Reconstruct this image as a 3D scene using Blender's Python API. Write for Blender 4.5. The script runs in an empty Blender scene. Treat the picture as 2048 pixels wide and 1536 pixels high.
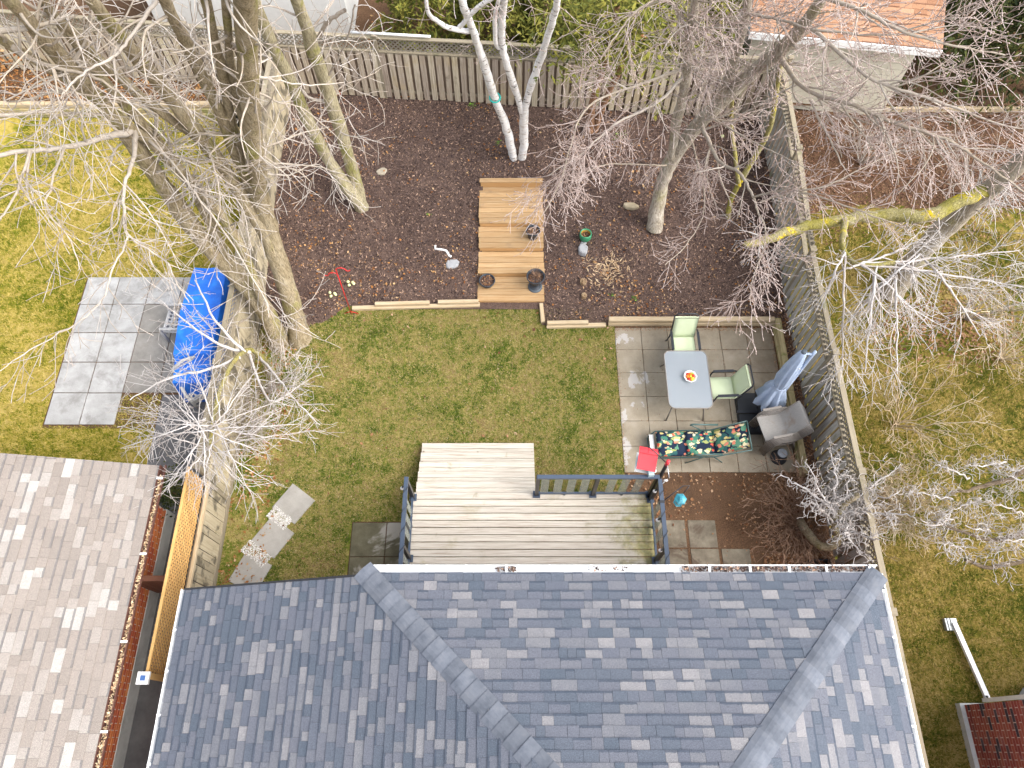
import bpy, math, random
import numpy as np
from mathutils import Vector, Matrix, Quaternion

random.seed(11)
RNG = np.random.default_rng(7)
SC = bpy.context.scene
COL = SC.collection

# ------------------------------------------------------------------ camera
CAM_H, CAM_F, CAM_T = 14.7, 1472.0, math.radians(26.0)      # height (m), focal length (px at 2048), tilt from straight down
cd = bpy.data.cameras.new('camera'); cam = bpy.data.objects.new('camera', cd); COL.objects.link(cam)
cam.location = (0, 0, CAM_H); cam.rotation_euler = (CAM_T, 0, 0)
cd.sensor_fit = 'HORIZONTAL'; cd.sensor_width = 36.0; cd.lens = 36.0 * CAM_F / 2048.0
cd.clip_start = 0.1; cd.clip_end = 1000
SC.camera = cam

# ------------------------------------------------------------------ light
SUN_EL, SUN_AZ = math.radians(46), math.radians(112)         # azimuth clockwise from +Y
w = bpy.data.worlds.new('World'); SC.world = w; w.use_nodes = True
nt = w.node_tree; nt.nodes.clear()
wo = nt.nodes.new('ShaderNodeOutputWorld'); bg = nt.nodes.new('ShaderNodeBackground')
sky = nt.nodes.new('ShaderNodeTexSky'); sky.sky_type = 'NISHITA'; sky.sun_disc = False
sky.sun_elevation = SUN_EL; sky.sun_rotation = SUN_AZ; sky.air_density = 1.0; sky.dust_density = 4.0; sky.ozone_density = 1.0
hs = nt.nodes.new('ShaderNodeHueSaturation'); hs.inputs['Saturation'].default_value = 0.38
nt.links.new(sky.outputs[0], hs.inputs['Color']); nt.links.new(hs.outputs[0], bg.inputs[0])
bg.inputs[1].default_value = 0.15; nt.links.new(bg.outputs[0], wo.inputs[0])
sl = bpy.data.lights.new('sun', 'SUN'); sl.energy = 1.0; sl.angle = math.radians(60); sl.color = (1.0, 0.95, 0.88)
sun = bpy.data.objects.new('sun', sl); COL.objects.link(sun)
sdir = Vector((math.sin(SUN_AZ) * math.cos(SUN_EL), math.cos(SUN_AZ) * math.cos(SUN_EL), math.sin(SUN_EL)))
sun.rotation_euler = sdir.to_track_quat('Z', 'Y').to_euler(); sun.location = sdir * 40
vs = SC.view_settings
vs.view_transform = 'Standard'; vs.look = 'None'; vs.gamma = 1.0; vs.exposure = 1.55; vs.use_curve_mapping = False

# ------------------------------------------------------------------ measuring: survey of the photograph to metres
_c, _s = math.cos(CAM_T), math.sin(CAM_T)
def G(px, py, h=0.0):
    u, v = px - 1024.0, py - 768.0
    t = (CAM_H - h) / (CAM_F * _c + v * _s)
    return Vector((u * t, (CAM_F * _s - v * _c) * t, h))

def sstep(a, b, x):
    t = np.clip((x - a) / (b - a), 0, 1); return t * t * (3 - 2 * t)
def bumps(x, y):
    return 0.5 * np.sin(x * 2.1 + 1.3 * np.sin(y * 1.7)) * np.cos(y * 1.9 + 0.7 * np.sin(x * 2.7)) + 0.3 * np.sin(x * 5.3 + y * 3.1) * np.cos(y * 6.1 - x * 2.2)
def bed_front(x): return 9.10 - 0.55 * (1 - sstep(-4.7, -3.7, x))
def bed_h(x, y):
    x = np.asarray(x, float); y = np.asarray(y, float)
    z = 0.03 + 0.155 * np.clip(y - 9.3, 0, 3.3) + 0.03 * np.clip((y - 12.6) / 3, 0, 1)
    z = z - 0.16 * (1 - sstep(-0.22, 0.22, y - bed_front(x) + 0.10 * bumps(x * 1.7, y * 1.7))) * (x < -3.72)
    return z + 0.018 * bumps(x, y)
def bh(x, y): return float(bed_h(x, y))

# ------------------------------------------------------------------ materials
MATS = {}
class NT:
    def __init__(s, name):
        s.m = bpy.data.materials.new(name); s.m.use_nodes = True
        s.t = s.m.node_tree; s.t.nodes.clear()
        s.out = s.n('ShaderNodeOutputMaterial'); s.b = s.n('ShaderNodeBsdfPrincipled')
        s.l(s.b.outputs[0], s.out.inputs[0])
    def n(s, k, **kw):
        x = s.t.nodes.new(k)
        for a, v in kw.items(): setattr(x, a, v)
        return x
    def l(s, a, b): s.t.links.new(a, b)
    def val(s, op, a, b=None, c=None):
        x = s.n('ShaderNodeMath', operation=op)
        for i, q in enumerate((a, b, c)):
            if q is None: continue
            if isinstance(q, (int, float)): x.inputs[i].default_value = q
            else: s.l(q, x.inputs[i])
        return x.outputs[0]
    def pos(s): return s.n('ShaderNodeNewGeometry').outputs['Position']
    def obj(s): return s.n('ShaderNodeTexCoord').outputs['Object']
    def rnd(s):
        a = s.n('ShaderNodeObjectInfo').outputs['Random']; b = s.n('ShaderNodeNewGeometry').outputs['Random Per Island']
        return s.val('FRACT', s.val('ADD', a, b))
    def map(s, vec, scale=(1, 1, 1), jitter=None):
        m = s.n('ShaderNodeMapping'); m.inputs['Scale'].default_value = scale; s.l(vec, m.inputs[0])
        if jitter is not None:
            k = s.n('ShaderNodeCombineXYZ'); q = s.val('MULTIPLY', jitter, 37.0)
            s.l(q, k.inputs[0]); s.l(q, k.inputs[1]); s.l(q, k.inputs[2]); s.l(k.outputs[0], m.inputs[1])
        return m.outputs[0]
    def noise(s, vec, scale, detail=5, rough=0.6, dist=0.0):
        x = s.n('ShaderNodeTexNoise'); x.inputs['Scale'].default_value = scale; x.inputs['Detail'].default_value = detail
        x.inputs['Roughness'].default_value = rough; x.inputs['Distortion'].default_value = dist
        s.l(vec, x.inputs['Vector']); return x.outputs[0]
    def ramp(s, fac, stops, interp='LINEAR'):
        r = s.n('ShaderNodeValToRGB'); e = r.color_ramp.elements; r.color_ramp.interpolation = interp
        while len(e) < len(stops): e.new(0.5)
        for i, (p, c) in enumerate(stops):
            e[i].position = p; e[i].color = (c[0], c[1], c[2], 1)
        s.l(fac, r.inputs[0]); return r.outputs[0]
    def mix(s, f, a, b, blend='MIX'):
        x = s.n('ShaderNodeMix', data_type='RGBA', blend_type=blend)
        for i, q in ((0, f), (6, a), (7, b)):
            if isinstance(q, (int, float)): x.inputs[i].default_value = q
            elif isinstance(q, tuple): x.inputs[i].default_value = (*q, 1)
            else: s.l(q, x.inputs[i])
        return x.outputs[2]
    def step(s, v, a, b):
        x = s.n('ShaderNodeMapRange', interpolation_type='SMOOTHSTEP'); s.l(v, x.inputs[0])
        x.inputs[1].default_value = a; x.inputs[2].default_value = b; return x.outputs[0]
    def vary(s, col, r, amt, hue=0.0):
        h = s.n('ShaderNodeHueSaturation'); s.l(col, h.inputs['Color'])
        s.l(s.val('MULTIPLY_ADD', r, 2 * amt, 1 - amt), h.inputs['Value'])
        if hue: s.l(s.val('MULTIPLY_ADD', r, 2 * hue, 0.5 - hue), h.inputs['Hue'])
        return h.outputs[0]
    def bump(s, hgt, strength=0.4, dist=0.01):
        b = s.n('ShaderNodeBump'); b.inputs['Strength'].default_value = strength; b.inputs['Distance'].default_value = dist
        s.l(hgt, b.inputs['Height']); s.l(b.outputs[0], s.b.inputs['Normal'])
    def fin(s, col, rough=0.85, spec=0.3, metal=0.0):
        if isinstance(col, tuple): s.b.inputs['Base Color'].default_value = (*col, 1)
        else: s.l(col, s.b.inputs['Base Color'])
        s.b.inputs['Roughness'].default_value = rough; s.b.inputs['Specular IOR Level'].default_value = spec
        s.b.inputs['Metallic'].default_value = metal
        MATS[s.m.name] = s.m; return s.m

def mat(name, stops, scale=6, stretch=(1, 1, 1), world=False, var=0.0, hue=0.0, rough=0.85, spec=0.3, metal=0.0,
        bump=0.0, bscale=None, stains=(), detail=6):
    t = NT(name); r = t.rnd()
    v = t.map(t.pos() if world else t.obj(), stretch, None if world else r)
    f = t.noise(v, scale, detail)
    n = len(stops)
    if isinstance(stops[0][0], (int, float)) and len(stops[0]) == 3:
        stops = [(0.3 + 0.4 * i / max(1, n - 1), c) for i, c in enumerate(stops)]
    col = t.ramp(f, stops)
    if var or hue: col = t.vary(col, r, var, hue)
    for (c, sc, lo, hi, st) in stains:
        g = t.step(t.noise(t.pos(), sc, 5, 0.6, 0.4), lo, hi)
        col = t.mix(t.val('MULTIPLY', g, st), col, c)
    if bump: t.bump(t.noise(v, bscale or scale * 4, 4), bump)
    return t.fin(col, rough, spec, metal)

def plain(name, c, rough=0.5, spec=0.4, metal=0.0, var=0.06):
    c2 = tuple(min(1, x * (1 + var)) for x in c); c1 = tuple(x * (1 - var) for x in c)
    return mat(name, [c1, c2], 9, rough=rough, spec=spec, metal=metal)

# --- roofs
def shingle_mat(name, tones, patch, band, expo):
    t = NT(name); r = t.rnd(); p = t.pos()
    col = t.ramp(r, [(i / (len(tones) - 1), c) for i, c in enumerate(tones)])
    sx = t.n('ShaderNodeSeparateXYZ'); t.l(t.obj(), sx.inputs[0])
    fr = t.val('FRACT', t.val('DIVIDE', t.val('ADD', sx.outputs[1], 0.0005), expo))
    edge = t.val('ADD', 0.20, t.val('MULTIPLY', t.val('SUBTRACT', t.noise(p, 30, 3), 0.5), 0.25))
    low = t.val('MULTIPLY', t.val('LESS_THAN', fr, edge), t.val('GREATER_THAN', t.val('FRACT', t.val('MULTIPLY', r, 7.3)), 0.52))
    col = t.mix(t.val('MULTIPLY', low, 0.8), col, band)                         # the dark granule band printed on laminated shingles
    lo = t.step(t.noise(p, 3.2, 5, 0.65), 0.35, 0.75)
    col = t.mix(t.val('MULTIPLY', lo, 0.35), col, patch)
    g = t.noise(p, 130, 3, 0.85)
    col = t.mix(1.0, col, t.ramp(g, [(0.30, (0.45, 0.45, 0.47)), (0.5, (1, 1, 1)), (0.70, (1.75, 1.72, 1.70))]), 'MULTIPLY')
    st = t.step(t.noise(t.map(p, (1.1, 0.55, 1)), 0.9, 6, 0.7), 0.60, 0.8)
    col = t.mix(t.val('MULTIPLY', st, 0.35), col, tuple(x * 0.5 for x in patch))
    t.bump(t.noise(p, 220, 2), 0.5, 0.004)
    return t.fin(col, 0.95, 0.12)
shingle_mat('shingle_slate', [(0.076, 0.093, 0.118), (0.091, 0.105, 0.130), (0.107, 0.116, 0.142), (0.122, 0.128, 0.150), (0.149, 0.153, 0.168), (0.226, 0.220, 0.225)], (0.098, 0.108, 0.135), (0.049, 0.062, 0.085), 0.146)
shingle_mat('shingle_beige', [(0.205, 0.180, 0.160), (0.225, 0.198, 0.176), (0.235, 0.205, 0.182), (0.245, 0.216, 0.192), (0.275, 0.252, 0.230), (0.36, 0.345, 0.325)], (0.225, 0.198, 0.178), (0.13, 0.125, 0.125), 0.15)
shingle_mat('shingle_rust', [(0.25, 0.125, 0.07), (0.32, 0.175, 0.105), (0.36, 0.205, 0.125), (0.40, 0.235, 0.15), (0.33, 0.18, 0.105)], (0.31, 0.185, 0.12), (0.16, 0.08, 0.05), 0.14)
mat('roof_deck', [(0.03, 0.032, 0.036), (0.05, 0.052, 0.056)], 20, world=True)
mat('cap_slate', [(0.095, 0.107, 0.131), (0.126, 0.139, 0.166), (0.151, 0.162, 0.186)], 6, world=True, var=0.14, rough=0.95, bump=0.4, bscale=260, stains=[((0.069, 0.081, 0.103), 5, 0.52, 0.75, 0.6)])
# --- timber
WX = (1.2, 22, 22)
mat('wood_new', [(0.342, 0.204, 0.092), (0.404, 0.263, 0.132), (0.443, 0.314, 0.176)], 1.6, WX, var=0.13, bump=0.25, stains=[((0.171, 0.125, 0.087), 2.2, 0.58, 0.74, 0.5), ((0.078, 0.055, 0.040), 9, 0.68, 0.80, 0.5), ((0.070, 0.047, 0.036), 2.6, 0.66, 0.74, 0.5)])
mat('wood_riser', [(0.416, 0.232, 0.095), (0.464, 0.284, 0.123)], 1.6, WX, var=0.06, bump=0.2)
mat('wood_edging', [(0.400, 0.295, 0.170), (0.448, 0.353, 0.230), (0.480, 0.402, 0.281)], 1.6, WX, var=0.06, bump=0.2, stains=[((0.200, 0.156, 0.102), 4, 0.60, 0.78, 0.45)])
mat('wood_mossy_beam', [(0.30, 0.24, 0.12), (0.40, 0.32, 0.17), (0.46, 0.39, 0.23)], 1.6, WX, var=0.06, bump=0.3, stains=[((0.16, 0.18, 0.04), 4, 0.48, 0.66, 0.7)])
mat('wood_deck', [(0.314, 0.261, 0.202), (0.453, 0.401, 0.338), (0.540, 0.500, 0.431), (0.600, 0.570, 0.507)], 2.2, (0.9, 34, 34), var=0.08, bump=0.25, stains=[((0.261, 0.227, 0.101), 1.6, 0.54, 0.76, 0.5), ((0.140, 0.131, 0.051), 3.6, 0.62, 0.78, 0.5), ((0.105, 0.078, 0.051), 11, 0.70, 0.80, 0.5)])
def deck_moss():
    m = MATS['wood_deck'].copy(); m.name = 'wood_deck_mossy'; MATS[m.name] = m
    nt = m.node_tree; b = next(n for n in nt.nodes if n.type == 'BSDF_PRINCIPLED'); src = b.inputs['Base Color'].links[0].from_socket
    t = NT.__new__(NT); t.m = m; t.t = nt; t.b = b
    p = t.pos(); sx = t.n('ShaderNodeSeparateXYZ'); t.l(p, sx.inputs[0])
    d = t.val('ADD', t.val('SUBTRACT', sx.outputs[0], 2.25), t.val('MULTIPLY', t.val('SUBTRACT', t.noise(p, 2.3, 6, 0.7), 0.5), 2.6))
    g = t.step(d, -0.35, 0.45)
    moss = t.ramp(t.noise(p, 7, 5), [(0.35, (0.10, 0.105, 0.03)), (0.55, (0.24, 0.22, 0.07)), (0.7, (0.40, 0.34, 0.15))])
    t.l(t.mix(t.val('MULTIPLY', g, 0.85), src, moss), b.inputs['Base Color'])
deck_moss()
GREY = [(0.27, 0.22, 0.16), (0.41, 0.345, 0.265), (0.52, 0.455, 0.365)]
mat('wood_fence_rear', GREY, 1.5, WX, var=0.24, hue=0.015, bump=0.4, stains=[((0.420, 0.328, 0.184), 1.3, 0.50, 0.70, 0.55), ((0.150, 0.127, 0.092), 3.2, 0.58, 0.75, 0.5)])
mat('wood_fence_side', [(0.265, 0.252, 0.221), (0.391, 0.375, 0.336), (0.506, 0.487, 0.441)], 1.5, WX, var=0.2, hue=0.01, bump=0.4, stains=[((0.149, 0.151, 0.042), 2.8, 0.54, 0.72, 0.6), ((0.345, 0.291, 0.200), 2.0, 0.55, 0.75, 0.5)])
mat('wood_fence_pale', [(0.301, 0.251, 0.164), (0.401, 0.344, 0.237), (0.459, 0.405, 0.292)], 1.5, WX, var=0.14, bump=0.4, stains=[((0.084, 0.073, 0.055), 2.4, 0.50, 0.62, 0.8), ((0.251, 0.218, 0.088), 3.5, 0.58, 0.75, 0.5)])
mat('wood_back', [(0.182, 0.130, 0.091), (0.286, 0.215, 0.156)], 1.5, WX, var=0.2, bump=0.3)
mat('wood_rail', [(0.224, 0.190, 0.133), (0.286, 0.245, 0.177)], 1.5, WX, var=0.1, bump=0.3, stains=[((0.109, 0.116, 0.041), 3.0, 0.55, 0.72, 0.55)])
mat('wood_lattice_new', [(0.52, 0.30, 0.105), (0.60, 0.38, 0.15)], 3, var=0.12)
mat('wood_lattice_old', [(0.194, 0.169, 0.130), (0.288, 0.256, 0.202)], 4, var=0.2, world=True)
mat('gate_brown', [(0.13, 0.055, 0.035), (0.18, 0.08, 0.05)], 3, WX, var=0.1)
# --- mineral
def slab_mat(name, stops, stains, wet=None):
    t = NT(name); r = t.rnd(); p = t.pos()
    col = t.ramp(t.noise(p, 2.4, 7, 0.65), stops); col = t.vary(col, r, 0.08)
    col = t.mix(0.22, col, t.ramp(t.noise(p, 90, 3, 0.7), [(0.3, tuple(x * 0.5 for x in stops[0][1])), (0.7, stops[-1][1])]))
    for (c, sc, lo, hi, st) in stains:
        col = t.mix(t.val('MULTIPLY', t.step(t.noise(p, sc, 6, 0.68, 0.6), lo, hi), st), col, c)
    t.bump(t.noise(p, 110, 3), 0.3, 0.004)
    return t.fin(col, 0.8, 0.3)
def patio_mat():
    t = NT('slab_patio'); r = t.rnd(); p = t.pos()
    col = t.ramp(t.noise(p, 2.2, 7, 0.68), [(0.33, (0.20, 0.165, 0.115)), (0.5, (0.265, 0.225, 0.165)), (0.68, (0.325, 0.285, 0.225))]); col = t.vary(col, r, 0.07)
    col = t.mix(0.25, col, t.ramp(t.noise(p, 90, 3, 0.75), [(0.3, (0.11, 0.09, 0.06)), (0.7, (0.42, 0.38, 0.31))]))
    sx = t.n('ShaderNodeSeparateXYZ'); t.l(p, sx.inputs[0]); X, Y = sx.outputs[0], sx.outputs[1]
    nz = t.val('SUBTRACT', t.noise(p, 1.1, 6, 0.65, 0.5), 0.5)
    dirt = t.step(t.val('ADD', t.val('ADD', t.val('MULTIPLY', t.val('SUBTRACT', X, 5.4), 0.55), t.val('MULTIPLY', t.val('SUBTRACT', Y, 7.4), 0.30)), t.val('MULTIPLY', nz, 3.0)), -0.3, 0.75)
    col = t.mix(t.val('MULTIPLY', dirt, 0.55), col, (0.125, 0.085, 0.05))
    dry = t.step(t.val('ADD', t.val('MULTIPLY', nz, 2.6), t.val('MULTIPLY', t.val('SUBTRACT', 3.0, X), 0.42)), 0.34, 0.42)
    col = t.mix(t.val('MULTIPLY', dry, 0.6), col, (0.46, 0.45, 0.45))
    fl = t.step(t.noise(p, 17, 5, 0.7), 0.64, 0.74); col = t.mix(t.val('MULTIPLY', fl, 0.55), col, (0.09, 0.065, 0.045))
    t.bump(t.noise(p, 110, 3), 0.3, 0.004); t.fin(col, 0.8, 0.3)
patio_mat()
slab_mat('slab_pale', [(0.33, (0.270, 0.265, 0.250)), (0.5, (0.370, 0.365, 0.350)), (0.68, (0.470, 0.465, 0.455))], [((0.200, 0.190, 0.174), 2.0, 0.50, 0.70, 0.7), ((0.150, 0.120, 0.090), 14, 0.68, 0.8, 0.4)])
slab_mat('slab_tan', [(0.33, (0.180, 0.168, 0.148)), (0.5, (0.246, 0.230, 0.205)), (0.68, (0.312, 0.295, 0.267))], [((0.197, 0.172, 0.148), 2.4, 0.50, 0.70, 0.6)])
slab_mat('slab_step', [(0.33, (0.283, 0.268, 0.239)), (0.5, (0.346, 0.332, 0.303)), (0.68, (0.400, 0.381, 0.351))], [((0.244, 0.215, 0.156), 4.0, 0.62, 0.76, 0.5)])
slab_mat('slab_damp', [(0.33, (0.06, 0.055, 0.03)), (0.5, (0.11, 0.10, 0.06)), (0.66, (0.16, 0.145, 0.10))], [((0.34, 0.32, 0.28), 0.8, 0.50, 0.57, 0.8)])
slab_mat('slab_damp_brown', [(0.33, (0.09, 0.075, 0.05)), (0.5, (0.16, 0.135, 0.10)), (0.66, (0.25, 0.22, 0.165))], [((0.07, 0.045, 0.03), 1.6, 0.50, 0.66, 0.8)])
slab_mat('concrete', [(0.33, (0.459, 0.472, 0.446)), (0.5, (0.581, 0.594, 0.567)), (0.68, (0.675, 0.689, 0.661))], [((0.324, 0.311, 0.270), 1.8, 0.55, 0.7, 0.5)])
slab_mat('asphalt', [(0.33, (0.09, 0.088, 0.09)), (0.5, (0.125, 0.123, 0.125)), (0.68, (0.17, 0.165, 0.165))], [])
slab_mat('concrete_dirty', [(0.33, (0.12, 0.11, 0.08)), (0.5, (0.19, 0.175, 0.135)), (0.68, (0.27, 0.25, 0.20))], [])
mat('brick_orange', [(0.50, 0.135, 0.05), (0.58, 0.175, 0.07)], 8, var=0.18, hue=0.012, bump=0.3)
def brick_mixed():
    t = NT('brick_mixed'); r = t.rnd(); p = t.pos()
    col = t.ramp(r, [(0.0, (0.22, 0.055, 0.045)), (0.4, (0.28, 0.075, 0.055)), (0.8, (0.33, 0.11, 0.07)), (0.88, (0.06, 0.055, 0.065)), (1.0, (0.05, 0.045, 0.055))])
    col = t.mix(t.val('MULTIPLY', t.step(t.noise(p, 2, 4), 0.55, 0.75), 0.35), col, (0.42, 0.35, 0.38))
    t.bump(t.noise(p, 60, 3), 0.4); return t.fin(col, 0.9, 0.2)
brick_mixed()
plain('mortar', (0.66, 0.58, 0.49), 0.95)
plain('siding_cream', (0.56, 0.53, 0.43), 0.7)
plain('stucco_white', (0.62, 0.62, 0.60), 0.9)
plain('white_metal', (0.78, 0.79, 0.80), 0.35, 0.5)
plain('white_paint', (0.74, 0.74, 0.73), 0.5)
plain('gutter_brown', (0.10, 0.045, 0.035), 0.4)
plain('soffit', (0.5, 0.5, 0.48), 0.6)
plain('pipe_grey', (0.33, 0.35, 0.38), 0.4)
plain('galvanised', (0.38, 0.40, 0.40), 0.45, 0.5, 0.5)
# --- metal, plastic, fabric
plain('rail_navy', (0.05, 0.07, 0.105), 0.32, 0.5)
plain('rail_dark', (0.018, 0.017, 0.018), 0.4, 0.5)
plain('frame_black', (0.02, 0.023, 0.03), 0.4, 0.5)
plain('frame_green', (0.05, 0.105, 0.10), 0.4, 0.5)
plain('frame_taupe', (0.22, 0.20, 0.18), 0.5)
plain('plastic_black', (0.022, 0.025, 0.03), 0.45)
plain('pot_charcoal', (0.035, 0.043, 0.055), 0.5, var=0.2)
plain('pot_slate', (0.08, 0.10, 0.12), 0.55, var=0.15)
plain('plastic_grey_disc', (0.22, 0.24, 0.27), 0.6, var=0.3)
plain('ceramic_green', (0.05, 0.26, 0.13), 0.25, 0.5, var=0.3)
plain('ceramic_yellow', (0.55, 0.33, 0.06), 0.4)
plain('red_paint', (0.55, 0.012, 0.015), 0.35, 0.5)
plain('feeder_red', (0.62, 0.045, 0.06), 0.5)
plain('feeder_teal', (0.03, 0.30, 0.33), 0.5)
plain('feeder_blue', (0.04, 0.25, 0.33), 0.35, var=0.3)
plain('pale_blue', (0.40, 0.52, 0.56), 0.5)
plain('chrome', (0.55, 0.57, 0.60), 0.25, 0.5, 0.7)
plain('ball_lime', (0.66, 0.70, 0.36), 0.5)
plain('twine_teal', (0.02, 0.42, 0.36), 0.6)
plain('solar_blue', (0.06, 0.13, 0.32), 0.2)
plain('copper_cap', (0.42, 0.16, 0.06), 0.45)
plain('fruit_red', (0.55, 0.03, 0.02), 0.3); plain('fruit_orange', (0.75, 0.22, 0.015), 0.4); plain('fruit_yellow', (0.72, 0.55, 0.05), 0.4); plain('fruit_green', (0.25, 0.42, 0.05), 0.35)
mat('cushion_lime', [(0.55, 0.63, 0.41), (0.61, 0.68, 0.48)], 3, var=0.03, rough=0.9, bump=0.25, bscale=120)
mat('sling_grey', [(0.25, 0.24, 0.225), (0.33, 0.315, 0.295)], 4, (40, 4, 4), var=0.05, rough=0.8, stains=[((0.20, 0.12, 0.07), 3.2, 0.55, 0.72, 0.55)])
mat('canvas_blue', [(0.33, 0.41, 0.55), (0.40, 0.48, 0.62)], 5, rough=0.9, bump=0.3)
mat('wicker_grey', [(0.42, 0.41, 0.40), (0.56, 0.55, 0.54)], 30, rough=0.8, bump=0.4)
mat('tarp_blue', [(0.008, 0.10, 0.52), (0.012, 0.15, 0.66), (0.02, 0.22, 0.76)], 3, world=True, rough=0.35, spec=0.5, bump=0.5, bscale=9)
def floral():
    t = NT('fabric_floral'); p = t.obj()
    q = t.map(p, (1, 1, 0.2))
    nz = t.n('ShaderNodeTexNoise'); nz.inputs['Scale'].default_value = 9; t.l(q, nz.inputs[0])
    q2 = t.mix(0.10, q, nz.outputs[1])
    col = (0.012, 0.022, 0.045)
    for sc, th, cols in ((8.5, 0.50, [(0.05, 0.17, 0.12), (0.10, 0.25, 0.16), (0.03, 0.10, 0.10)]), (8, 0.34, [(0.62, 0.50, 0.20), (0.70, 0.62, 0.38), (0.30, 0.34, 0.12)]), (9.5, 0.25, [(0.60, 0.10, 0.06), (0.66, 0.22, 0.14), (0.70, 0.60, 0.40)])):
        v = t.n('ShaderNodeTexVoronoi'); v.inputs['Scale'].default_value = sc; t.l(t.map(q2, (1.0, 1.7 if sc == 8 else 1.0, 1)), v.inputs['Vector'])
        sh = t.val('ADD', v.outputs['Distance'], t.val('MULTIPLY', t.noise(q, 26, 3), 0.34))
        sep = t.n('ShaderNodeSeparateColor'); t.l(v.outputs['Color'], sep.inputs[0])
        keep = t.val('GREATER_THAN', sep.outputs[0], 0.2)
        m = t.val('MULTIPLY', t.val('LESS_THAN', sh, th + 0.24), keep)
        cc = t.ramp(sep.outputs[1], [(i / 3, c) for i, c in enumerate(cols)], 'CONSTANT')
        col = t.mix(m, col, cc)
    return t.fin(col, 0.85, 0.2)
floral()
def glass(name, tint, rough, trans):
    t = NT(name); t.t.nodes.remove(t.b)
    d = t.n('ShaderNodeBsdfDiffuse'); d.inputs[0].default_value = (*tint, 1)
    g = t.n('ShaderNodeBsdfGlossy'); g.inputs['Roughness'].default_value = rough; g.inputs[0].default_value = (0.9, 0.95, 1, 1)
    tr = t.n('ShaderNodeBsdfTransparent'); tr.inputs[0].default_value = (0.86, 0.9, 0.9, 1)
    a = t.n('ShaderNodeMixShader'); a.inputs[0].default_value = trans; t.l(d.outputs[0], a.inputs[1]); t.l(tr.outputs[0], a.inputs[2])
    b = t.n('ShaderNodeMixShader'); b.inputs[0].default_value = 0.06; t.l(a.outputs[0], b.inputs[1]); t.l(g.outputs[0], b.inputs[2])
    t.l(b.outputs[0], t.out.inputs[0]); MATS[name] = t.m
glass('glass_frosted', (0.36, 0.40, 0.44), 0.25, 0.42)
glass('glass_strip', (0.40, 0.42, 0.38), 0.1, 0.62)
# --- vegetation
def bark(name, stops, moss=None, lichen=None, scale=9, stretch=(1, 1, 0.35)):
    t = NT(name); p = t.pos(); v = t.map(p, stretch)
    col = t.ramp(t.noise(v, scale, 7, 0.7), [(0.3 + 0.4 * i / (len(stops) - 1), c) for i, c in enumerate(stops)])
    if moss: col = t.mix(t.val('MULTIPLY', t.step(t.noise(p, moss[1], 5, 0.6), moss[2], moss[3]), 0.8), col, moss[0])
    if lichen: col = t.mix(t.val('MULTIPLY', t.step(t.noise(p, lichen[1], 6, 0.7), lichen[2], lichen[3]), 0.9), col, lichen[0])
    rg_ = t.noise(t.map(p, (5, 5, 0.8)), scale, 5, 0.7); col = t.mix(1.0, col, t.ramp(rg_, [(0.35, (0.55, 0.53, 0.5)), (0.5, (1, 1, 1)), (0.65, (1.3, 1.3, 1.3))]), 'MULTIPLY')
    t.bump(rg_, 1.0, 0.03)
    return t.fin(col, 0.95, 0.15)
bark('bark_tan', [(0.200, 0.155, 0.089), (0.309, 0.253, 0.163), (0.382, 0.328, 0.237)], ((0.218, 0.206, 0.049), 1.6, 0.52, 0.7), ((0.382, 0.319, 0.029), 3.0, 0.66, 0.74))
bark('bark_ash', [(0.264, 0.226, 0.140), (0.358, 0.316, 0.206), (0.424, 0.377, 0.267)], ((0.235, 0.226, 0.056), 1.8, 0.50, 0.66), ((0.424, 0.358, 0.028), 2.6, 0.64, 0.72))
bark('bark_grey', [(0.286, 0.242, 0.190), (0.407, 0.357, 0.290), (0.517, 0.473, 0.401)], ((0.297, 0.275, 0.127), 1.6, 0.55, 0.75))
bark('bark_moss', [(0.22, 0.20, 0.09), (0.32, 0.28, 0.13), (0.39, 0.36, 0.22)], ((0.30, 0.27, 0.05), 2.0, 0.42, 0.62), ((0.62, 0.47, 0.02), 2.4, 0.56, 0.66))
bark('bark_dark', [(0.10, 0.075, 0.05), (0.17, 0.13, 0.09), (0.24, 0.19, 0.14)])
bark('bark_red', [(0.20, 0.11, 0.06), (0.30, 0.17, 0.10), (0.36, 0.23, 0.15)])
def birch():
    t = NT('bark_birch'); p = t.pos(); v = t.map(p, (1.0, 1.0, 3.2))
    col = t.ramp(t.noise(v, 5, 6, 0.6), [(0.3, (0.50, 0.44, 0.39)), (0.45, (0.68, 0.66, 0.64)), (0.7, (0.76, 0.755, 0.75))])
    col = t.mix(t.val('MULTIPLY', t.step(t.noise(v, 6.5, 4, 0.6, 0.4), 0.595, 0.65), 0.92), col, (0.06, 0.045, 0.035))
    col = t.mix(t.val('MULTIPLY', t.step(t.noise(p, 3.0, 5, 0.7), 0.58, 0.72), 0.6), col, (0.36, 0.30, 0.20))
    t.bump(t.noise(v, 22, 4), 0.5, 0.02); return t.fin(col, 0.8, 0.25)
birch()
def twig(name, cols):
    t = NT(name); r = t.n('ShaderNodeNewGeometry').outputs['Random Per Island']
    col = t.ramp(r, [(i / (len(cols) - 1), c) for i, c in enumerate(cols)])
    col = t.mix(0.4, col, t.ramp(t.noise(t.pos(), 14, 4), [(0.35, cols[0]), (0.65, cols[-1])]))
    return t.fin(col, 0.9, 0.2)
twig('twig_pale', [(0.258, 0.202, 0.146), (0.387, 0.335, 0.284), (0.516, 0.482, 0.456)])
twig('limb_pale', [(0.292, 0.241, 0.181), (0.378, 0.327, 0.267), (0.447, 0.404, 0.361)])
twig('twig_pink', [(0.276, 0.193, 0.156), (0.423, 0.331, 0.294), (0.570, 0.497, 0.469)])
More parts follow.
